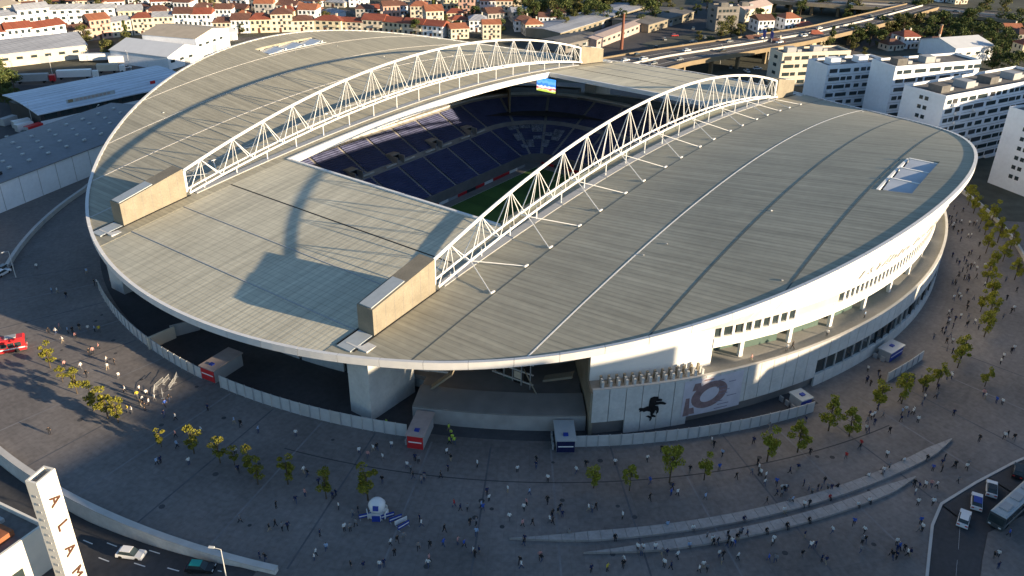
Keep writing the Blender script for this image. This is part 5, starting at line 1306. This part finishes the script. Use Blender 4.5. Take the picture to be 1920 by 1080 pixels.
SPOTS = '''112,618 128,625 137,625 143,635 150,619 166,621 178,622 187,623 92,626 105,627 118,642 185,655 168,665 175,664 200,680 202,694 215,684 153,693 122,688 223,710 94,815 163,708 70,505 163,514 183,535 178,535 210,532 98,550 108,550 125,559
235,736 258,746 275,743 265,763 273,770 240,773 248,775 310,763 318,753 330,788 308,783 268,755 280,760 290,752 262,735 390,770 440,795 452,800 485,812 555,818 330,820 332,840 378,812 295,872 302,869 355,872 442,853 447,885 570,888 577,893 598,910 572,931 555,943 518,953 450,980 505,996 517,988 530,995 540,993 600,1006 612,1033 590,1051 593,1042 487,1047 498,1052
674,852 690,858 700,846 707,845 734,840 718,863 763,878 778,865 785,868 775,898 790,906 717,906 838,853 845,865 840,883 895,876 970,886 1005,868 1005,879 913,928 917,940 903,953 906,958 852,951 952,923 993,928 987,948 982,958 1026,945 1098,875 1080,888 1027,903 1050,958 1046,965 1103,958 1153,873 1213,865 1240,848 1218,908 1260,918 1258,930 1270,930 1218,938 1167,973 787,978 790,988 881,985 893,985 833,998 893,1005 955,976 980,988 998,985 1030,981 1036,983 646,996 657,996 667,988 733,1023 745,1018 757,1013 785,1031 806,1028 832,1025 870,1026 858,1021 887,1039 890,1045 898,1039 803,1063 805,1053 1012,1048 977,1066 975,1058 1015,1053 712,1065 720,1063 658,1066 682,1068 740,1043
1228,1033 1240,1043 1250,1043 1195,1033 1205,1033 1108,1073 1138,1071 1170,1056 1168,1065 1258,1068 1270,1048 1245,1063
1293,886 1334,831 1338,838 1354,855 1367,808 1378,803 1412,833 1442,805 1348,883 1322,938 1380,898 1420,873 1422,883 1425,893 1435,898 1455,910 1465,921 1469,924 1433,910 1480,888 1495,883 1518,853 1510,793 1585,861 1613,838 1611,844 1662,858 1667,813 1690,778 1697,773 1710,778 1720,793 1712,775 1735,733 1757,731 1787,780 1843,743 1847,748 1867,756 1878,759 1835,828 1882,823 1888,820 1900,826 1655,783 1437,946 1485,943
1765,873 1770,863 1790,878 1788,876 1814,875 1811,881 1737,866 1748,883 1765,885 1713,913 1722,918 1733,915 1745,913 1755,915 1715,928 1720,948 1795,905 1748,948 1725,983 1722,998 1728,996 1508,1008 1503,1045 1540,1053 1548,1058 1352,1058 1355,1048 1335,1018 1372,1023 1376,1025 1345,1021 1310,1073 1318,1066 1325,1071 1440,1053 1453,1055 1447,1023 1450,1018 1685,1033 1680,1048 1700,1043 1705,1043 1673,1048 1670,1043 1600,985 1560,1000 1620,1000 1862,1048 1870,1045 1890,1006 1870,1068
1788,393 1805,398 1795,440 1800,453 1815,481 1820,446 1835,463 1785,483 1793,493 1797,498 1807,490 1820,478 1835,488 1845,503 1830,523 1790,533 1795,548 1800,563 1787,563 1797,558 1812,551 1825,563 1835,565 1845,538 1778,591 1783,588 1790,603 1800,598 1815,608 1770,628 1750,636 1775,658 1785,663 1895,588 1900,583 1880,598 1872,575 1887,563 1905,548 1885,528 1900,658 1895,663 1875,683 1880,673'''
NEAR, FAR = SPOTS.rsplit('\n', 1)
for t in NEAR.split():
    qx, qy = map(float, t.split(',')); p = at(qx, qy)
    lit = qx < 290 and qy < 800
    person(p.x, p.y, 0, random.choices(('white', 'pink', 'yellow', 'black', 'light blue'), (5, 2, 1, 2, 1))[0] if lit else None)
for t in '842,808 846,818 848,828 842,833 852,833 935,801 725,799 738,804'.split():
    qx, qy = map(float, t.split(',')); p = at(qx, qy); person(p.x, p.y, 0, 'lime vest')
for rf, ds in ((lambda d: 145.7 - 4.8 * (d - 214) / 34.6, (217.5, 221, 223.5, 226, 228.8, 231.5, 233, 235.4, 237, 239.5, 241, 243.5)), (lambda d: 148.5 - 3.7 * (d - 218.4) / 24.2, (222, 225.2, 228, 229.4, 231.8, 233.6, 236.4, 238.2))):
    for d in ds:
        d += random.uniform(-.6, .6); a = ang(d); e = random.choice((-1, 1)); r = rf(d) + e * .72; person(r * cos(a), r * sin(a), .0, None, 4, a + (0 if e > 0 else pi))
for d in (236.5, 240.8, 241.6, 246.5, 253): a = ang(d); person((r_pod(a) - 2) * cos(a), (r_pod(a) - 2) * sin(a), 9.5)

# ------------------------------------------------------------------ labels that single each one out
MARKS = [('the red bus', *at(20, 655)[:2]), ("the brown roofed gate hut", *at(392, 714)[:2]), ("the gate hut by the pillar", *at(779, 842)[:2]), ('the navy gate hut', *at(1060, 849)[:2]), ('the winged emblem', *at(1215, 830)[:2]), ('the oval drawing banner', *at(1345, 800)[:2]),
         ('the small blue booth', *at(1508, 770)[:2]), ('the glazed blue booth', *at(1680, 668)[:2]), ('the inflatable ball', *at(708, 966)[:2]), ('the lettered sign tower', *at(110, 1000)[:2]), ("the retaining wall's end", *at(480, 1045)[:2]), ('the long grey bus', *at(1880, 960)[:2]),
         ("the upper bench's left tip", *at(960, 1012)[:2]), ("the upper bench's right tip", *at(1783, 828)[:2]), ("the lower bench's left tip", *at(1095, 1032)[:2]), ("the lower bench's right tip", *at(1710, 900)[:2]), ("the bottom edge's middle", *at(960, 1080)[:2]), ('the bus road kerb bend', *at(1745, 1030)[:2]),
         ("the right boundary wall's end", *at(1910, 520)[:2]), ("the curved facade's far end", *at(1780, 430)[:2]), ("the sports hall's boundary wall", *at(60, 500)[:2]), ('the sunlit free standing wall', *at(305, 645)[:2])]
cm = MB(); cmats = [TOPM['white'], TOPM['black'], TOPM['navy'], TOPM['grey'], LEGM['dark'], LEGM['blue'], SKIN, HAIRM]
rq = random.Random(8)
for cx_, cy_, n_, sx_, sy_ in [(rq.uniform(1765, 1835), rq.uniform(410, 640), rq.randint(2, 5), 9, 6) for _ in range(16)] + [(rq.uniform(1300, 1700), rq.uniform(850, 1060), rq.randint(2, 4), 12, 7) for _ in range(14)] + [(rq.uniform(1620, 1800), rq.uniform(700, 830), rq.randint(2, 4), 12, 7) for _ in range(12)] + [(rq.uniform(500, 1250), rq.uniform(880, 1065), rq.randint(2, 3), 10, 6) for _ in range(8)]:
    FAR += ''.join(' %.1f,%.1f' % (cx_ + rq.gauss(0, sx_), cy_ + rq.gauss(0, sy_)) for _ in range(n_))
for t in FAR.split():
    qx, qy = map(float, t.split(',')); p = at(qx, qy); nm, me = PM[random.randrange(4)]; rzm = Matrix.Translation((p.x, p.y, 0)) @ Matrix.Rotation(random.uniform(0, 6.28), 4, 'Z')
    o0 = len(cm.v); cm.v += [tuple(rzm @ v.co) for v in me.vertices]; tm = random.randrange(4); lm_ = random.choice((4, 4, 5))
    for f in me.polygons: cm.f.append([o0 + i for i in f.vertices]); cm.m.append((tm, lm_, 6, 7)[f.material_index])
cm.build('crowd', cmats, kind='stuff', label='loose crowd of small walkers spread over the plaza and the ring walkway', cat='crowd')
rank_labels(PEOPLE, MARKS); rank_labels(LAMPS, MARKS + [('the blue roofed shed', SHED.location.x + 25, SHED.location.y), ('the road viaduct', 180, 45)])
TM = MARKS + [('the blue roofed shed', SHED.location.x + 25, SHED.location.y), ('the tan roofed white hall', *at(400, 95)[:2]), ('the brown chimney mast', *at(1165, 92)[:2]), ('the white market hall', *at(1820, 115)[:2]), ('the blue road signs', *at(1440, 80, 8)[:2]), ('the bend of the flyover', *at(1700, 12, 7)[:2]), ("the top edge's middle", *at(960, 5)[:2]), ("the top left corner", *at(5, 5)[:2]), ("the top right corner", *at(1915, 5)[:2]), ('the dark tower block', *at(1345, 60)[:2]), ("the first apartment block", A1_[0], A1_[1]), ("the third apartment block", A3[0] + 30, A3[1])]
TW_ = {'young': 'slender yellow-green young tree', 'plaza': 'young light green plaza tree', 'broad': 'olive green spreading town tree', 'dark': 'dark green dense town tree', 'tall': 'tall narrow dark tree'}
rank_labels([(o, TW_[k], x, y) for o, k, x, y in TREES], TM)
for o, k, x, y in TREES: o['group'] = {'young': 'yellow-green trees on the plaza', 'plaza': 'green trees on the plaza'}.get(k, 'trees of the town')
rank_labels(HOUSES, TM + [("the lit cream store", *at(60, 85)[:2]), ("the red roofed row's middle", *at(420, 62)[:2]), ("the left roof arch's top", *at(640, 50)[:2]), ('the far truss end', *at(870, 75)[:2]), ("the top edge's left half", *at(330, 8)[:2])]); rank_labels(CARS, TM)
